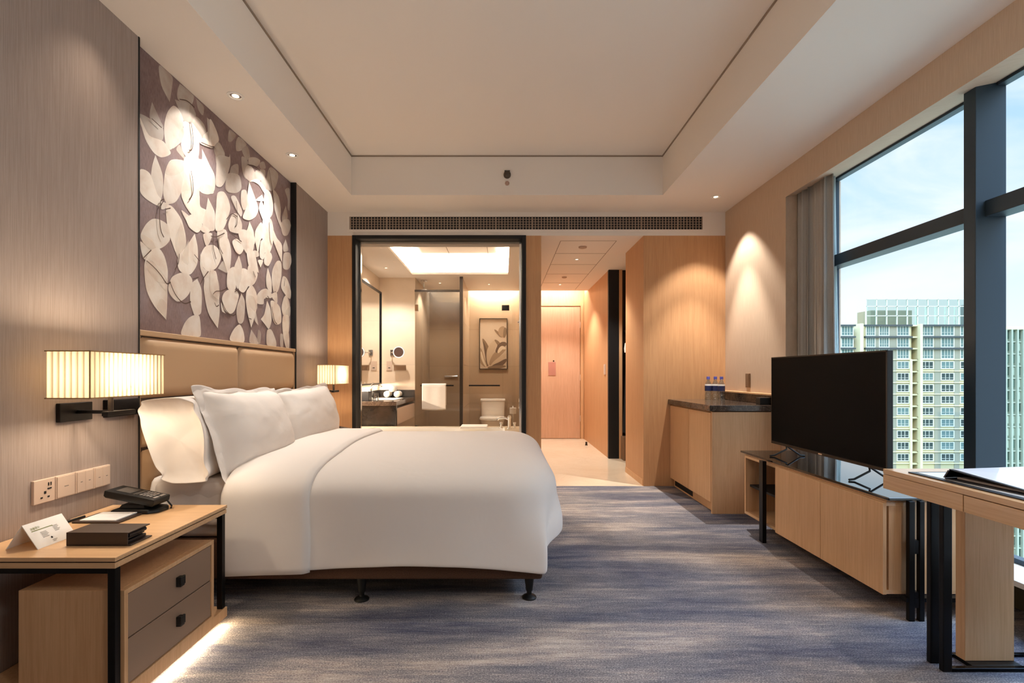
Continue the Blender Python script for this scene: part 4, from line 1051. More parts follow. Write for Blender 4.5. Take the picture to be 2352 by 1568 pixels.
sd = thing('smoke_sensor', (.043, 4.42, 2.87), 'dark round motion sensor on the tray upstand above the air vent', 'sensor')
cx, cz = (1165-1155)/1136*4.42, 1.1-(402-860)/1136*4.42
mesh('sensor_dome', MB().lathe((cx, 4.42, cz), [(.033, 0), (.033, -.012), (.030, -.03), (.018, -.042), (.002, -.046)], 24, 'y'), mat('smoked_sensor', (70, 56, 44), .25), sd)
boxo('bracket', (cx-.024, cx+.024, 4.395, 4.42, cz+.022, cz+.034), M['blackp'], sd, .002)
sp_ = thing('sprinkler_cover', (cx, 4.42, 2.81), 'tiny pinkish round cap just below the dark ceiling sensor', 'sprinkler')
c2 = 1.1-(421-860)/1136*4.42
mesh('cap', MB().lathe((cx, 4.42, c2), [(.02, 0), (.02, -.004), (.012, -.006), (.010, -.012), (.001, -.014)], 20, 'y'), mat('pinkish_plastic', (176, 146, 130), .6), sp_)
for x, y, r, lb_ in ((.857, 5.31, .045, 'round flat smoke detector in the nearest entry ceiling panel'), (.863, 6.95, .035, 'small sprinkler plate in the far entry ceiling panel')):
    t_ = thing('smoke_detector' if r > .04 else 'sprinkler', (x, y, ZD), lb_, 'detector' if r > .04 else 'sprinkler')
    mesh('cover', MB().lathe((x, y, ZD), [(r, 0), (r*.95, -.012), (r*.5, -.018), (.002, -.02)], 20), mat('beige_cover', (186, 160, 140), .6), t_)
downlight(.88, 5.88, ZD, 'small downlight in the entry corridor ceiling, nearer to the bedroom', .035, power=95, ang=110, grp='entry corridor downlights')
downlight(.87, 7.52, ZD, 'small lit downlight in the entry corridor ceiling near the door', .035, power=95, ang=110, grp='entry corridor downlights')

# air vent
av = thing('air_vent', (.23, 4.87, 2.59), 'long dark slotted air vent grille across the bulkhead', 'vent')
vx0, vx1, vz0, vz1 = -1.504, 1.964, 2.531, 2.656
mesh('frame', MB().box(vx0-.035, vx1+.035, 4.876, 4.882, vz1, vz1+.028).box(vx0-.035, vx1+.035, 4.876, 4.882, vz0-.028, vz0).box(vx0-.035, vx0, 4.876, 4.882, vz0, vz1).box(vx1, vx1+.035, 4.876, 4.882, vz0, vz1), M['ceil'], av, .001)
boxo('backing', (vx0, vx1, 4.8805, 4.8815, vz0, vz1), M['blackm'], av)
g = MB(); n_ = 116
for k in range(n_+1):
    x = vx0+(vx1-vx0)*k/n_; wv = .0045 if k % 12 else .008; g.box(x-wv, x+wv, 4.874, 4.879, vz0, vz1)
for k in range(1, 5): z = vz0+(vz1-vz0)*k/5; g.box(vx0, vx1, 4.877, 4.880, z-.003, z+.003)
mesh('grille_slats', g, mat('grey_beige_slats', (150, 132, 116), .6), av, smooth=0)

# ------------------------------------------------------------------ closet contents
boxo_ = struct('trim_shadow_line1', MB().box(1.52, 1.56, 6.46, 6.53, 0, ZD), M['wood'], smooth=0)
struct('wall_closet_inner', MB().box(1.43, 2.15, 6.50, 6.53, 0, ZD), M['bronze'], smooth=0)
hg = thing('hanging_robe', (1.60, 6.40, 1.4), 'dark robe with a white collar hanging in the open closet', 'robe')
def robe(u, v):
    a = 2*PI*u; z = .35+1.05*v; r = .8+.2*math.sin(a*7)*(1-v)
    return (1.64+(.10-.045*v)*r*math.cos(a), 6.38+.09*r*math.sin(a), z)
mesh('robe_body', MB().grid(robe, 42, 10), mat('black_cloth', (20, 19, 22), .9), hg, smooth=180)
mesh('collar', MB().lathe((1.625, 6.38, 1.385), [(.055, 0), (.06, .05), (.05, .12), (.02, .14)], 18), M['towel'], hg)
mesh('hanger_hook', MB().tube([(1.63, 6.38, 1.52), (1.63, 6.38, 1.66)], .004, 8), M['chrome'], hg)
rr = tagset(mesh('clothes_rail', MB().tube([(1.60, 4.95, 1.67), (1.60, 6.49, 1.67)], .012, 12), M['bronze']), 'dark clothes rail inside the open closet', 'rail')
bx_ = boxo('slipper_box', (1.54, 1.75, 6.30, 6.48, .0015, .30), M['taupe'], None, .004); tagset(bx_, 'brown box on the closet floor under the dark robe', 'box')
sk_ = boxo('closet_shelf', (1.64, 2.14, 6.10, 6.49, 1.76, 1.79), M['wood'], None, .002); tagset(sk_, 'oak shelf high inside the open closet', 'shelf')

# ------------------------------------------------------------------ bathroom contents
va = thing('vanity', (-1.5, 6.4, 0), 'floating bathroom vanity with black stone top and end panel', 'vanity')
boxo('end_panel', (-1.748, -1.25, 5.80, 5.85, 0, .735), M['blackstone'], va, .002)
boxo('cabinet', (-1.748, -1.262, 5.85, 6.99, .50, .70), M['plate'], va, .003)
boxo('drawer', (-1.262, -1.25, 5.86, 6.985, .51, .70), M['plate'], va, .002)
top = MB().box(-1.748, -1.245, 5.78, 6.10, .735, .785).box(-1.748, -1.245, 6.62, 6.99, .735, .785).box(-1.748, -1.66, 6.10, 6.62, .735, .785).box(-1.34, -1.245, 6.10, 6.62, .735, .785)
mesh('countertop', top, M['darkmarble'], va, .002)
mesh('basin', MB().rings([[(-1.50+.165*s_*x, 6.36+.265*s_*y, z) for x, y in ((-1, -.9), (-.9, -1), (.9, -1), (1, -.9), (1, .9), (.9, 1), (-.9, 1), (-1, .9))] for s_, z in ((1.03, .786), (1.03, .789), (.96, .789), (.9, .72), (.6, .66))], True, False, True), M['ceramic'], va)
boxo('backsplash', (-1.748, -1.245, 6.975, 6.998, .785, .885), M['blackstone'], va, .002)
boxo('side_splash', (-1.749, -1.735, 5.80, 6.975, .785, .885), M['blackstone'], va, .002)
fc = thing('basin_faucet', (-1.62, 6.36, .786), 'chrome faucet behind the white bathroom basin', 'faucet')
mesh('spout', MB().tube([(-1.68, 6.30, .787), (-1.68, 6.30, .92), (-1.66, 6.30, .955), (-1.60, 6.30, .962), (-1.54, 6.30, .95)], .014, 12), M['chrome'], fc)
mesh('lever', MB().tube([(-1.68, 6.30, .955), (-1.66, 6.34, 1.0)], .008, 10), M['chrome'], fc); mesh('base_plate', MB().lathe((-1.68, 6.30, .786), [(.028, 0), (.028, .012), (.016, .02)], 16), M['chrome'], fc)
mr = thing('bathroom_mirror', (-1.74, 6.3, 1.6), 'tall framed mirror on the left bathroom wall above the vanity', 'mirror')
my0, my1, mz0, mz1 = 5.2, 6.93, .985, 2.235
boxo('mirror_glass', (-1.725, -1.715, my0, my1, mz0, mz1), M['mirror'], mr, smooth=0)
mesh('mirror_frame', MB().box(-1.725, -1.70, my0-.02, my0, mz0-.02, mz1+.02).box(-1.725, -1.70, my1, my1+.02, mz0-.02, mz1+.02).box(-1.725, -1.70, my0, my1, mz0-.02, mz0).box(-1.725, -1.70, my0, my1, mz1, mz1+.02), M['black'], mr)
boxo('led_strip', (-1.748, -1.735, my0+.03, my1+.012, mz0-.012, mz0-.004), M['led'], mr, smooth=0)
boxo('led_strip', (-1.748, -1.735, my1+.025, my1+.035, mz0, mz1), M['led'], mr, smooth=0)
boxo('backing', (-1.735, -1.725, my0+.05, my1-.03, mz0+.05, mz1-.05), M['blackm'], mr)
mg = thing('makeup_mirror', (-1.42, 6.9, 1.4), 'round chrome magnifying mirror on a swing arm by the vanity', 'mirror')
mesh('arm', MB().tube([(-1.56, 6.998, 1.41), (-1.56, 6.93, 1.41), (-1.50, 6.88, 1.41), (-1.45, 6.86, 1.41)], .008, 10).box(-1.59, -1.53, 6.985, 6.998, 1.37, 1.45), M['chrome'], mg)
mesh('mirror_disc', MB().lathe((-1.44, 6.85, 1.41), [(.075, 0), (.082, -.006), (.082, -.014), (.072, -.018), (.06, -.016)], 32, 'y'), M['chrome'], mg)
mesh('light_ring', MB().lathe((-1.44, 6.8335, 1.41), [(.080, 0), (.080, -.002), (.067, -.0022), (.067, 0)], 32, 'y', cap=False), emis('lit_mirror_ring', (255, 246, 232), 1.2), mg)
mesh('disc_glass', MB().lathe((-1.44, 6.832, 1.41), [(.066, 0), (.066, -.002), (.001, -.0022)], 32, 'y'), mat('dark_reflection_glass', (120, 104, 100), .15, .6), mg)
th_ = thing('tissue_holder', (-1.45, 6.99, 1.2), 'wide taupe plate set in the bathroom wall below the round mirror', 'tissue holder')
boxo('plate', (-1.54, -1.37, 6.985, 6.998, 1.16, 1.235), M['taupe'], th_, .002)
so = thing('shaver_socket', (-1.58, 6.99, 1.22), 'upright shaver socket plate on the tiled wall beside the mirror', 'socket')
boxo('plate', (-1.645, -1.565, 6.988, 6.998, 1.16, 1.29), M['plate'], so, .002); boxo('socket_slots', (-1.62, -1.59, 6.986, 6.988, 1.19, 1.20), M['blackm'], so)
random.seed(5)
for k, (x, y, z, lb_) in enumerate(((-1.46, 6.90, .83, 'rolled white towel at the right end of the vanity'), (-1.60, 6.90, .83, 'rolled white towel at the left end of the vanity back'), (-1.53, 6.90, .905, 'rolled white towel stacked on top of two others'))):
    t_ = mesh('rolled_towel', MB().lathe((x, y-.10, z), [(.004, .0), (.03, .002), (.043, .012), (.045, .1), (.043, .17), (.03, .182), (.004, .184)], 20, 'y'), M['towel'])
    tagset(t_, lb_, 'towel', 'rolled towels on the vanity')
tb = boxo('amenity_box', (-1.73, -1.60, 5.90, 6.05, .786, .90), M['leatherk'], None, .004); tagset(tb, 'black box at the near end of the vanity top', 'box')
tb = mesh('tumbler', MB().lathe((-1.53, 5.95, .786), [(.03, 0), (.034, .01), (.036, .09)], 18, cap=False), M['glassw']); tagset(tb, 'glass tumbler next to the black box on the vanity', 'glass')

# bathtub platform
bt = thing('bathtub', (-.7, 5.35, 0), 'white bathtub with wide cream stone rim under the bathroom window', 'bathtub')
X0_, X1_, Y0_, Y1_, ZB = -1.745, .275, 4.985, 5.72, .503
r = MB().box(X0_, -1.45, Y0_, Y1_, .46, ZB).box(.02, X1_, Y0_, Y1_, .46, ZB).box(-1.45, .02, Y0_, 5.06, .46, ZB).box(-1.45, .02, 5.64, Y1_, .46, ZB)
mesh('rim', r, M['floor_m'], bt, .003)
boxo('apron', (X0_, X1_, 5.70, 5.715, 0, .46), M['tile'], bt)
mesh('tub', MB().rings([[(-.715+.735*s_*x, 5.35+.29*s2*y, z) for x, y in ((-1, -.85), (-.93, -1), (.93, -1), (1, -.85), (1, .85), (.93, 1), (-.93, 1), (-1, .85))] for s_, s2, z in ((1, 1, .50), (.97, .93, .46), (.92, .85, .12), (.8, .7, .09))], True, False, True), M['ceramic'], bt, .01)
bm_ = thing('bath_mat', (-.32, 5.5, ZB), 'folded white bath mat on the rim of the bathtub', 'towel')
boxo('folded_cloth', (-.47, -.17, 5.38, 5.66, ZB+.001, ZB+.03), M['towel'], bm_, .012, bseg=3)
tf = thing('tub_faucet', (.07, 5.35, ZB), 'chrome bathtub filler with spout beside the window', 'faucet')
mesh('spout', MB().lathe((.07, 5.42, ZB), [(.03, 0), (.03, .01), (.018, .02), (.016, .11), (.022, .13), (.012, .15)], 16).tube([(.07, 5.42, ZB+.105), (.02, 5.42, ZB+.125), (-.04, 5.42, ZB+.12), (-.06, 5.42, ZB+.10)], .012, 12), M['chrome'], tf)
for x in (.13, -.02): mesh('handle', MB().lathe((x, 5.50, ZB), [(.022, 0), (.022, .01), (.012, .018), (.012, .05), (.018, .055), (.018, .065), (.004, .07)], 14), M['chrome'], tf)

# shower and toilet doors
sdn = thing('shower_door', (-.92, 6.95, 0), 'tall glass shower door with dark top rail, left of the partition post', 'glass door')
mesh('glass_panel', MB().quad((-1.238, 6.95, .02), (-.606, 6.95, .02), (-.606, 6.95, 2.27), (-1.238, 6.95, 2.27)), M['glassd'], sdn, smooth=0)
boxo('top_rail', (-1.238, -.606, 6.935, 6.965, 2.262, 2.29), M['bronze'], sdn, .002)
boxo('hinge', (-1.235, -1.19, 6.93, 6.97, 1.99, 2.08), M['chrome'], sdn, .003); boxo('hinge', (-1.235, -1.19, 6.93, 6.97, .30, .39), M['chrome'], sdn, .003)
mesh('towel_bar', MB().box(-1.15, -.685, 6.885, 6.90, .938, .958).box(-1.13, -1.115, 6.90, 6.95, .94, .956).box(-.71, -.695, 6.90, 6.95, .94, .956), M['black'], sdn, .002)
tw = thing('hanging_towel', (-.96, 6.89, .95), 'white towel folded over the black bar of the shower door', 'towel')
def tow(u, v):
    s_ = v*2-1; x = -1.125+.335*u
    if abs(s_) < .12: a = s_/.12*PI/2; return (x, 6.892+.018*math.sin(a), .955+.018*math.cos(a))
    d_ = (abs(s_)-.12)/.88; L = .34 if s_ < 0 else .28
    return (x, 6.892+(.018+.004*math.sin(u*11))*(1 if s_ > 0 else -1), .955-L*d_-(.012*math.sin(u*3) if s_ < 0 else 0))
o_ = mesh('cloth', MB().grid(tow, 20, 40), M['towel'], tw, smooth=180, recalc=False); q = o_.modifiers.new('t', 'SOLIDIFY'); q.thickness = .006; q.offset = 0
sdn = thing('toilet_door', (-.17, 6.95, 0), 'glass toilet room door with black towel bar, right of the partition post', 'glass door')
mesh('glass_panel', MB().quad((-.561, 6.95, .02), (.23, 6.95, .02), (.23, 6.95, 2.27), (-.561, 6.95, 2.27)), M['glassd'], sdn, smooth=0)
mesh('towel_bar', MB().box(-.475, -.04, 6.885, 6.90, .938, .958).box(-.46, -.445, 6.90, 6.95, .94, .956).box(-.075, -.06, 6.90, 6.95, .94, .956), M['black'], sdn, .002)
boxo('clamp', (-.015, .09, 6.93, 6.97, 2.0, 2.075), M['black'], sdn, .003)
shh = thing('overhead_shower', (-1.12, 7.35, 2.3), 'ceiling mounted chrome shower head in the shower', 'shower head')
mesh('ceiling_arm', MB().lathe((-1.15, 7.2, ZD), [(.05, 0), (.05, -.012), (.012, -.016), (.012, -.10)], 18), M['chrome'], shh)
mesh('head_disc', MB().lathe((-1.15, 7.2, ZD-.10), [(.012, 0), (.02, -.03), (.09, -.045), (.09, -.055)], 24), M['chrome'], shh)
smx = thing('shower_mixer', (-.75, 8.34, 1.1), 'chrome shower mixer on the far shower wall', 'faucet')
mesh('body', MB().tube([(-.98, 8.32, 1.07), (-.80, 8.32, 1.07)], .011, 12), M['chrome'], smx); mesh('handle', MB().tube([(-.80, 8.32, 1.07), (-.76, 8.32, 1.07)], .016, 12), M['chrome'], smx)
downlight(-.94, 7.4, ZD, 'tiny downlight in the shower ceiling behind the glass', .03, power=50, ang=130, grp='bathroom downlights')
downlight(-.21, 7.5, ZD, 'tiny downlight in the toilet room ceiling', .03, power=60, ang=130, grp='bathroom downlights')
downlight(-1.50, 6.35, ZD, 'small downlight above the bathroom vanity', .03, power=80, ang=130, grp='bathroom downlights')

# toilet
to_ = thing('toilet', (-.17, 7.9, 0), 'white close-coupled toilet against the back wall of the toilet room', 'toilet')
tx_, ty_ = -.165, 8.10
def rr(cx_, cy_, a, b, z, n_=28, p=2.6):
    o = []
    for k in range(n_):
        t_ = 2*PI*k/n_; c_, s_ = math.cos(t_), math.sin(t_)
        o.append((cx_+a*abs(c_)**(2/p)*(1 if c_ > 0 else -1), cy_+b*abs(s_)**(2/p)*(1 if s_ > 0 else -1), z))
    return o
mesh('tank', MB().rings([rr(tx_, 8.23, .19, .09, .38, p=6), rr(tx_, 8.23, .20, .095, .66, p=6)]), M['ceramic'], to_)
mesh('tank_lid', MB().rings([rr(tx_, 8.23, .207, .10, .665, p=6), rr(tx_, 8.23, .207, .10, .69, p=6), rr(tx_, 8.23, .20, .095, .70, p=6)]), M['ceramic'], to_)
mesh('bowl', MB().rings([rr(tx_, 8.0, .13, .24, 0), rr(tx_, 8.0, .125, .23, .12), rr(tx_, 7.93, .19, .29, .36), rr(tx_, 7.93, .195, .30, .385)]), M['ceramic'], to_)
mesh('seat', MB().rings([rr(tx_, 7.90, .205, .27, .388), rr(tx_, 7.90, .208, .275, .40), rr(tx_, 7.90, .20, .265, .408)]), M['ceramic'], to_)
mesh('seat_cover', MB().rings([rr(tx_, 7.90, .205, .27, .41), rr(tx_, 7.90, .20, .265, .422), rr(tx_, 7.90, .17, .23, .426)]), M['ceramic'], to_)
tp = thing('toilet_paper', (.10, 7.6, .55), 'white toilet paper roll on a chrome stand right of the toilet', 'toilet paper')
mesh('roll', MB().lathe((.155, 7.6, .50), [(.02, 0), (.05, 0), (.05, .09), (.02, .09)], 22), M['paper'], tp)
mesh('stand', MB().lathe((.155, 7.6, 0), [(.07, 0), (.07, .01), (.01, .015), (.01, .61), (.014, .62)], 18), M['chrome'], tp)
rg = thing('towel_ring', (.25, 7.2, .7), 'chrome towel ring on the right wall of the toilet room', 'towel ring')
mesh('mount', MB().box(.24, .28, 7.17, 7.23, .74, .80), M['chrome'], rg); 
mesh('ring', MB().tube([(.235, 7.2+.075*math.sin(2*PI*k/24), .68+.075*math.cos(2*PI*k/24)) for k in range(25)], .006, 8), M['chrome'], rg)
dh = thing('robe_hook', (.23, 6.9, 1.6), 'small chrome knob on the dark frame right of the toilet door', 'knob')
mesh('hook_stem', MB().lathe((.225, 6.895, 1.83), [(.012, 0), (.012, -.02), (.02, -.03), (.02, -.04), (.002, -.045)], 14, 'y'), M['chrome'], dh)

# painting above toilet
pa = thing('flower_painting', (-.15, 8.34, 1.6), 'framed sepia painting of flower petals above the toilet', 'painting')
px0, px1, pz0, pz1 = -.395, .075, 1.19, 2.045
boxo('canvas', (px0+.01, px1-.01, 8.315, 8.34, pz0+.01, pz1-.01), mat('pale_canvas', (184, 164, 142), .8), pa)
mesh('frame', MB().box(px0, px0+.008, 8.305, 8.35, pz0, pz1).box(px1-.008, px1, 8.305, 8.35, pz0, pz1).box(px0, px1, 8.305, 8.35, pz0, pz0+.008).box(px0, px1, 8.305, 8.35, pz1-.008, pz1), M['bronze'], pa)
def petal2(pts, w_, x_, c_, name='painted_petal'):
    P_ = catmull([Vector(p) for p in pts], 8); n_ = len(P_); L, R_ = [], []
    for i, p in enumerate(P_):
        d_ = (Vector(P_[min(i+1, n_-1)])-Vector(P_[max(i-1, 0)])).normalized(); nn = Vector((-d_.y, d_.x)); t_ = i/(n_-1)
        wv = w_*(math.sin(PI*min(1, t_*.93+.05))**.7)
        L.append(p+nn*wv); R_.append(p-nn*wv)
    cl_ = lambda p: Vector((max(px0+.012, min(px1-.012, p.x)), x_, max(pz0+.012, min(pz1-.012, p.y))))
    mb_ = MB(); mb_.v = [cl_(p) for p in L+R_]; mb_.f = [(i, i+1, n_+i+1, n_+i) for i in range(n_-1)]
    return mb_
def PP(u, v): return (px0+(px1-px0)*u, pz0+(pz1-pz0)*v)
tones = [(150, 126, 100), (120, 98, 74), (178, 156, 130), (94, 74, 56), (200, 182, 158)]
tm = [mat('sepia_paint_%s' % a, c_, .8) for a, c_ in zip(('mid', 'brown', 'light', 'dark', 'pale'), tones)]
PL = [([(.28, .06), (.33, .30), (.12, .60)], .045, 1), ([(.28, .06), (.24, .30), (.14, .55)], .02, 3), ([(.25, .05), (.08, .2), (.02, .42)], .05, 0), ([(.24, .05), (.12, .2), (.06, .35)], .02, 4),
      ([(.35, .08), (.40, .36), (.60, .58)], .06, 2), ([(.62, .35), (.70, .48), (.55, .58)], .03, 1), ([(.38, .08), (.62, .28), (.95, .42)], .055, 0), ([(.42, .06), (.7, .18), (.98, .30)], .04, 2),
      ([(.45, .05), (.75, .10), (.98, .20)], .04, 3), ([(.60, .33), (.80, .47), (.98, .50)], .05, 3), ([(.66, .32), (.80, .42), (.95, .40)], .03, 4), ([(.80, .63), (.68, .70), (.54, .78)], .022, 1), ([(.84, .63), (.78, .75), (.88, .84)], .05, 0), ([(.88, .62), (.92, .74), (.92, .82)], .03, 1), ([(.30, .03), (.6, .04), (.95, .06)], .03, 1)]
for i, (p, w_, tn) in enumerate(PL): mesh('painted_petal', petal2([PP(*q) for q in p], w_, 8.3145-.0002*i, None), tm[tn], pa, smooth=0, recalc=False)

# ------------------------------------------------------------------ lamps of the bathroom / corridor coves, nightstand glow
W = (255, 250, 243)
light('AREA', (-.58, 6.86, 2.56), 170, W, rot=(math.radians(150), 0, 0), size=1.5, size_y=.05)
light('AREA', (-1.34, 6.0, 2.56), 110, W, rot=(0, math.radians(150), 0), size=.05, size_y=1.5)
light('AREA', (.16, 6.0, 2.56), 90, W, rot=(0, math.radians(-150), 0), size=.05, size_y=1.5)
light('AREA', (-.16, 8.22, 2.60), 28, W, rot=(0, 0, 0), size=.75, size_y=.08)
light('AREA', (.88, 8.28, 2.62), 13, W, rot=(0, 0, 0), size=.95, size_y=.10)
light('AREA', (-1.735, 6.1, .97), 34, (255, 232, 205), rot=(0, math.radians(-60), 0), size=.03, size_y=1.6)
for dy in (0, 2.63): light('AREA', (NX-.012, 1.87+dy, .030), 4.5, (255, 224, 178), rot=(0, math.radians(-42), 0), size=.012, size_y=.60)
light('AREA', (2.30, 3.62, 2.52), 3, (255, 224, 190), rot=(0, 0, 0), size=.10, size_y=.42)

# ------------------------------------------------------------------ outdoors
fac = mat('cream_render_facade', (178, 168, 130), .9); pan = mat('grey_render_panel', (136, 134, 116), .9); slab = mat('pale_slab', (196, 188, 152), .9)
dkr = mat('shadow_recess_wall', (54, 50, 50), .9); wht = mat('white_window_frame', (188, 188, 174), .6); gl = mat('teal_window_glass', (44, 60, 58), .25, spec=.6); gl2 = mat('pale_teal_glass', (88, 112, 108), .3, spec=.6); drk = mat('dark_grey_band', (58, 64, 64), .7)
def bx(px, Y): return (px-1155)/1136*Y
def bz_(py, Y): return 1.1-(py-860)/1136*Y
YB1 = 128.0; FH = 26.45/1136*YB1
bld = thing('apartment_building', (bx(2110, YB1), YB1+8, -45), 'cream high-rise apartment block with rows of windows outside', 'building')
zt0 = bz_(746, YB1)
w_ = MB().box(bx(1985, YB1), bx(2093, YB1), YB1, YB1+14, -45, zt0).box(bx(2107, YB1), bx(2304, YB1), YB1, YB1+14, -45, zt0).box(bx(2093, YB1), bx(2107, YB1), YB1+2, YB1+14, -45, zt0).box(bx(1929, YB1), bx(1963, YB1), YB1+1, YB1+14, -45, zt0-.2).box(bx(1963, YB1), bx(1985, YB1), YB1+4, YB1+14, -45, zt0)
mesh('walls', w_, fac, bld, smooth=0)
sl = MB(); rec = MB(); bands = MB(); pn_ = MB()
nf = 22
for k in range(nf):
    z = zt0-FH*k
    if k <= 2:
        for a, b in ((1985, 2093), (2110, 2304), (1929, 1963)): bands.box(bx(a, YB1), bx(b, YB1), YB1-.5, YB1+.2, z-.35, z+.05)
    else:
        for a, b in ((1985, 2093), (2107, 2304)): sl.box(bx(a, YB1), bx(b, YB1), YB1-.25, YB1+.2, z-.12, z+.10)
    sl.box(bx(2093, YB1), bx(2107, YB1), YB1-.1, YB1+1.8, z-.35, z)
rec.box(bx(2093.5, YB1), bx(2106.5, YB1), YB1+1.8, YB1+2, -45, zt0).box(bx(1963.5, YB1), bx(1970, YB1), YB1+3.8, YB1+4, -45, zt0)  # recess backs coloured dark to stand for their shade
mesh('floor_slabs', sl, slab, bld, smooth=0); mesh('shaded_recess', rec, dkr, bld, smooth=0); mesh('roof_bands', bands, drk, bld, smooth=0)
mesh('pillars', MB().box(bx(2107, YB1), bx(2113, YB1), YB1-.9, YB1, -45, zt0+.2).box(bx(1970, YB1), bx(1978, YB1), YB1-.9, YB1+4, -45, zt0+.3).box(bx(2088, YB1), bx(2093, YB1), YB1-.4, YB1, -45, zt0-3*FH), slab, bld, smooth=0)
for a, b in ((2042, 2058), (2146, 2160), (2191, 2203), (2010, 2018)):
    pn_.box(bx(a, YB1), bx(b, YB1), YB1-.08, YB1+.1, -45, zt0-.3)
for a, b in ((2236, 2250), (2280, 2292)): pn_.box(bx(a, YB1), bx(b, YB1), YB1-.08, YB1+.1, -45, zt0-.3)
mesh('wall_panels', pn_, pan, bld, smooth=0)
def win(name, x0, x1, z0, z1, Y, parent, m, nd=3):
    mb_ = MB().box(x0-.25, x1+.25, Y-.14, Y-.02, z0-.25, z0).box(x0-.25, x1+.25, Y-.14, Y-.02, z1, z1+.2).box(x0-.25, x0, Y-.14, Y-.02, z0, z1).box(x1, x1+.25, Y-.14, Y-.02, z0, z1)
    for q in range(1, nd): xx = x0+(x1-x0)*q/nd; mb_.box(xx-.06, xx+.06, Y-.12, Y-.04, z0, z1)
    mb_.box(x0, x1, Y-.12, Y-.04, z0+(z1-z0)*.30-.04, z0+(z1-z0)*.30+.04)
    f_ = mesh(name, mb_, wht, parent, smooth=0)
    mesh('pane', MB().box(x0, x1, Y-.06, Y-.03, z0, z1), m, f_, smooth=0)
    return f_
protos = {}
def place_win(px0_, px1_, k, m, top=False):
    x0, x1 = bx(px0_, YB1), bx(px1_, YB1); zb = zt0-FH*(k+1)
    z0, z1 = (zb+.75, zb+2.35) if not top else (zb+.35, zb+2.6)
    key = (px0_, m.name, top)
    if key not in protos:
        protos[key] = (win('window', x0, x1, z0, z1, YB1, bld, m, 3 if not top else 4), k)
    else:
        src, k0 = protos[key]; c_ = copy_tree(src, bld); c_.location.z = src.location.z-FH*(k-k0)
random.seed(21)
cols = [(1990, 2008), (2020, 2040), (2061, 2086), (2116, 2142), (2162, 2189), (2206, 2230)]
for k in range(12):
    for ci, (a, b) in enumerate(cols):
        place_win(a, b, k, random.choice([gl, gl, gl2]) if k > 2 else gl2, k <= 2)
for k in range(3): place_win(1933, 1958, k, gl2, True)
# rooftop glass screen
rs = thing('rooftop_screen', (bx(2160, YB1), YB1+3, zt0), 'pale glass screen frame standing on the roof of the cream block', 'rooftop structure')
zr0, zr1 = zt0+.1, bz_(684, YB1)
f_ = MB()
for k in range(14):
    x = bx(2003, YB1)+(bx(2315, YB1)-bx(2003, YB1))*k/13; f_.box(x-.12, x+.12, YB1+2, YB1+2.3, zr0, zr1); f_.box(x-.12, x+.12, YB1+9, YB1+9.3, zr0, zr1-.8)
for z in (zr0, zr0+2.5, zr0+5, zr1): f_.box(bx(2003, YB1), bx(2315, YB1), YB1+2, YB1+2.3, z-.1, z+.1)
mesh('frame', f_, wht, rs, smooth=0)
mesh('glass_screen', MB().quad((bx(2003, YB1), YB1+2.15, zr0), (bx(2315, YB1), YB1+2.15, zr0), (bx(2315, YB1), YB1+2.15, zr1), (bx(2003, YB1), YB1+2.15, zr1)), glass('greenish_screen_glass', (205, 228, 224), .12), rs, smooth=0)
boxo('plant_room', (bx(2026, YB1), bx(2124, YB1), YB1+4, YB1+9, zr0, bz_(708, YB1)), mat('tan_plant_room', (140, 130, 104), .9), rs, smooth=0)
boxo('plant_room', (bx(2280, YB1), bx(2313, YB1), YB1+4, YB1+9, zr0, bz_(690, YB1)), mat('grey_plant_room', (88, 98, 94), .9), rs, smooth=0)
# green glass building
Y2 = 96.0
gb = thing('glass_building', (bx(2370, Y2), Y2+6, -50), 'greenish glass building with vertical ribs at the right edge', 'building')
boxo('walls', (bx(2303, Y2), bx(2470, Y2), Y2, Y2+6, -50, bz_(755, Y2)), mat('pale_green_facade', (112, 130, 116), .8), gb, smooth=0)
boxo('parapet', (bx(2301, Y2), bx(2472, Y2), Y2-.6, Y2+6, bz_(757, Y2), bz_(750, Y2)), slab, gb, smooth=0)
rb = MB()
for k in range(13): x = bx(2305+k*13.2, Y2); rb.box(x-.14, x+.14, Y2-.6, Y2, -50, bz_(757, Y2))
for k in range(22): z = bz_(757, Y2)-2.35*k; rb.box(bx(2303, Y2), bx(2470, Y2), Y2-.25, Y2, z-.12, z+.12)
mesh('ribs', rb, mat('pale_rib', (150, 160, 144), .8), gb, smooth=0)
g3 = [mat('green_glass_dark', (48, 70, 60), .25, spec=.6), mat('green_glass_light', (84, 108, 96), .25, spec=.6), mat('green_glass_pale', (150, 166, 150), .3)]
for ci in range(4):
    for k in range(21):
        x0 = bx(2305+ci*13.2, Y2)+.22; x1 = bx(2305+(ci+1)*13.2, Y2)-.22; z1 = bz_(757, Y2)-2.35*k-.25
        if ci == 0 and k == 0: w0 = boxo('window_pane', (x0, x1, Y2-.12, Y2-.02, z1-1.5, z1), g3[0], gb, smooth=0)
        else:
            c_ = w0.copy(); COL.objects.link(c_); c_.parent = gb; c_.location = w0.location+Vector((ci*13.2/1136*Y2, 0, -2.35*k))
            mi = random.choice([0, 0, 1, 1, 2]) if not 6 < k < 9 else 2
            if mi: c_.data = w0.data.copy(); c_.data.materials[0] = g3[mi]
gp = MB().box(-400, 600, 20, 900, -50.5, -50)
struct('ground', gp, mat('city_ground', (150, 156, 140), .9), smooth=0)

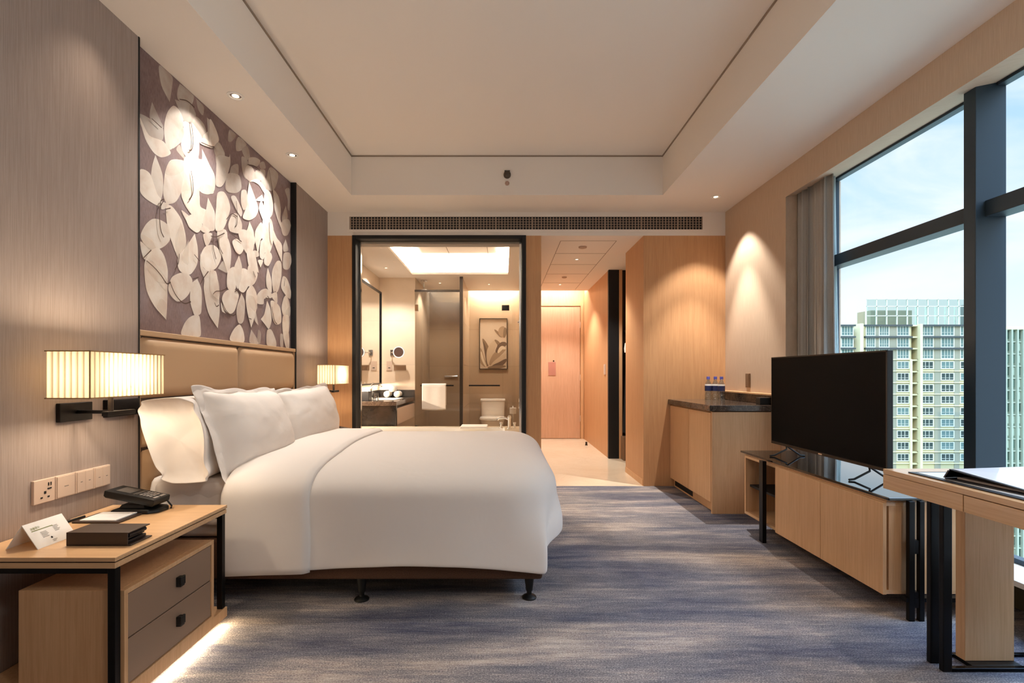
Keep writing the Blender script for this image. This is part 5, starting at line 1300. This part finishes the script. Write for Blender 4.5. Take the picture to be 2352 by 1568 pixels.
# ------------------------------------------------------------------ sky and sun
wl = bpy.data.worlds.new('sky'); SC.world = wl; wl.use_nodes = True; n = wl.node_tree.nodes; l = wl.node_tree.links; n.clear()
o = n.new('ShaderNodeOutputWorld'); bg = n.new('ShaderNodeBackground'); tc = n.new('ShaderNodeTexCoord'); sp = n.new('ShaderNodeSeparateXYZ')
l.new(tc.outputs['Generated'], sp.inputs[0])
rp = n.new('ShaderNodeValToRGB'); r_ = rp.color_ramp; r_.elements.new(.5); r_.elements.new(.6)
for e_, (p, c) in zip(r_.elements, ((0, (200, 214, 220)), (.02, (244, 248, 252)), (.28, (190, 220, 244)), (.8, (104, 166, 226)))): e_.position = p; e_.color = s2l(c)
l.new(sp.outputs[2], rp.inputs[0])
mp = n.new('ShaderNodeMapping'); mp.inputs['Scale'].default_value = (2.2, 2.2, 5); l.new(tc.outputs['Generated'], mp.inputs[0])
ns = n.new('ShaderNodeTexNoise'); ns.inputs['Scale'].default_value = 1.6; ns.inputs['Detail'].default_value = 7; ns.inputs['Roughness'].default_value = .55; ns.inputs['Distortion'].default_value = .6
l.new(mp.outputs[0], ns.inputs['Vector'])
cr = n.new('ShaderNodeValToRGB'); cr.color_ramp.elements[0].position = .40; cr.color_ramp.elements[1].position = .72; l.new(ns.outputs['Fac'], cr.inputs[0])
mx = n.new('ShaderNodeMix'); mx.data_type = 'RGBA'; l.new(cr.outputs[0], mx.inputs[0]); l.new(rp.outputs[0], mx.inputs[6]); mx.inputs[7].default_value = s2l((246, 246, 250))
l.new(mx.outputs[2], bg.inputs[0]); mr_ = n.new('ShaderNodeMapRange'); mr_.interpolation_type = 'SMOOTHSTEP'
l.new(sp.outputs[2], mr_.inputs[0]); mr_.inputs[1].default_value = .45; mr_.inputs[2].default_value = .75; mr_.inputs[3].default_value = 1.05; mr_.inputs[4].default_value = 13; l.new(mr_.outputs[0], bg.inputs[1]); l.new(bg.outputs[0], o.inputs[0])  # upper sky, out of view, raised beyond a real sky to add daylight indoors
sd_ = bpy.data.lights.new('sun', 'SUN'); sd_.energy = 1.5; sd_.angle = .01; sd_.color = s2l((255, 240, 200))[:3]
so_ = bpy.data.objects.new('sun', sd_); COL.objects.link(so_); so_.rotation_euler = Vector((.45, .75, -.55)).to_track_quat('-Z', 'Y').to_euler(); so_.location = (0, 0, 30)
SC.cycles.max_bounces = 10; SC.cycles.diffuse_bounces = 6; SC.cycles.glossy_bounces = 5; SC.cycles.transparent_max_bounces = 24; SC.cycles.sample_clamp_indirect = 4
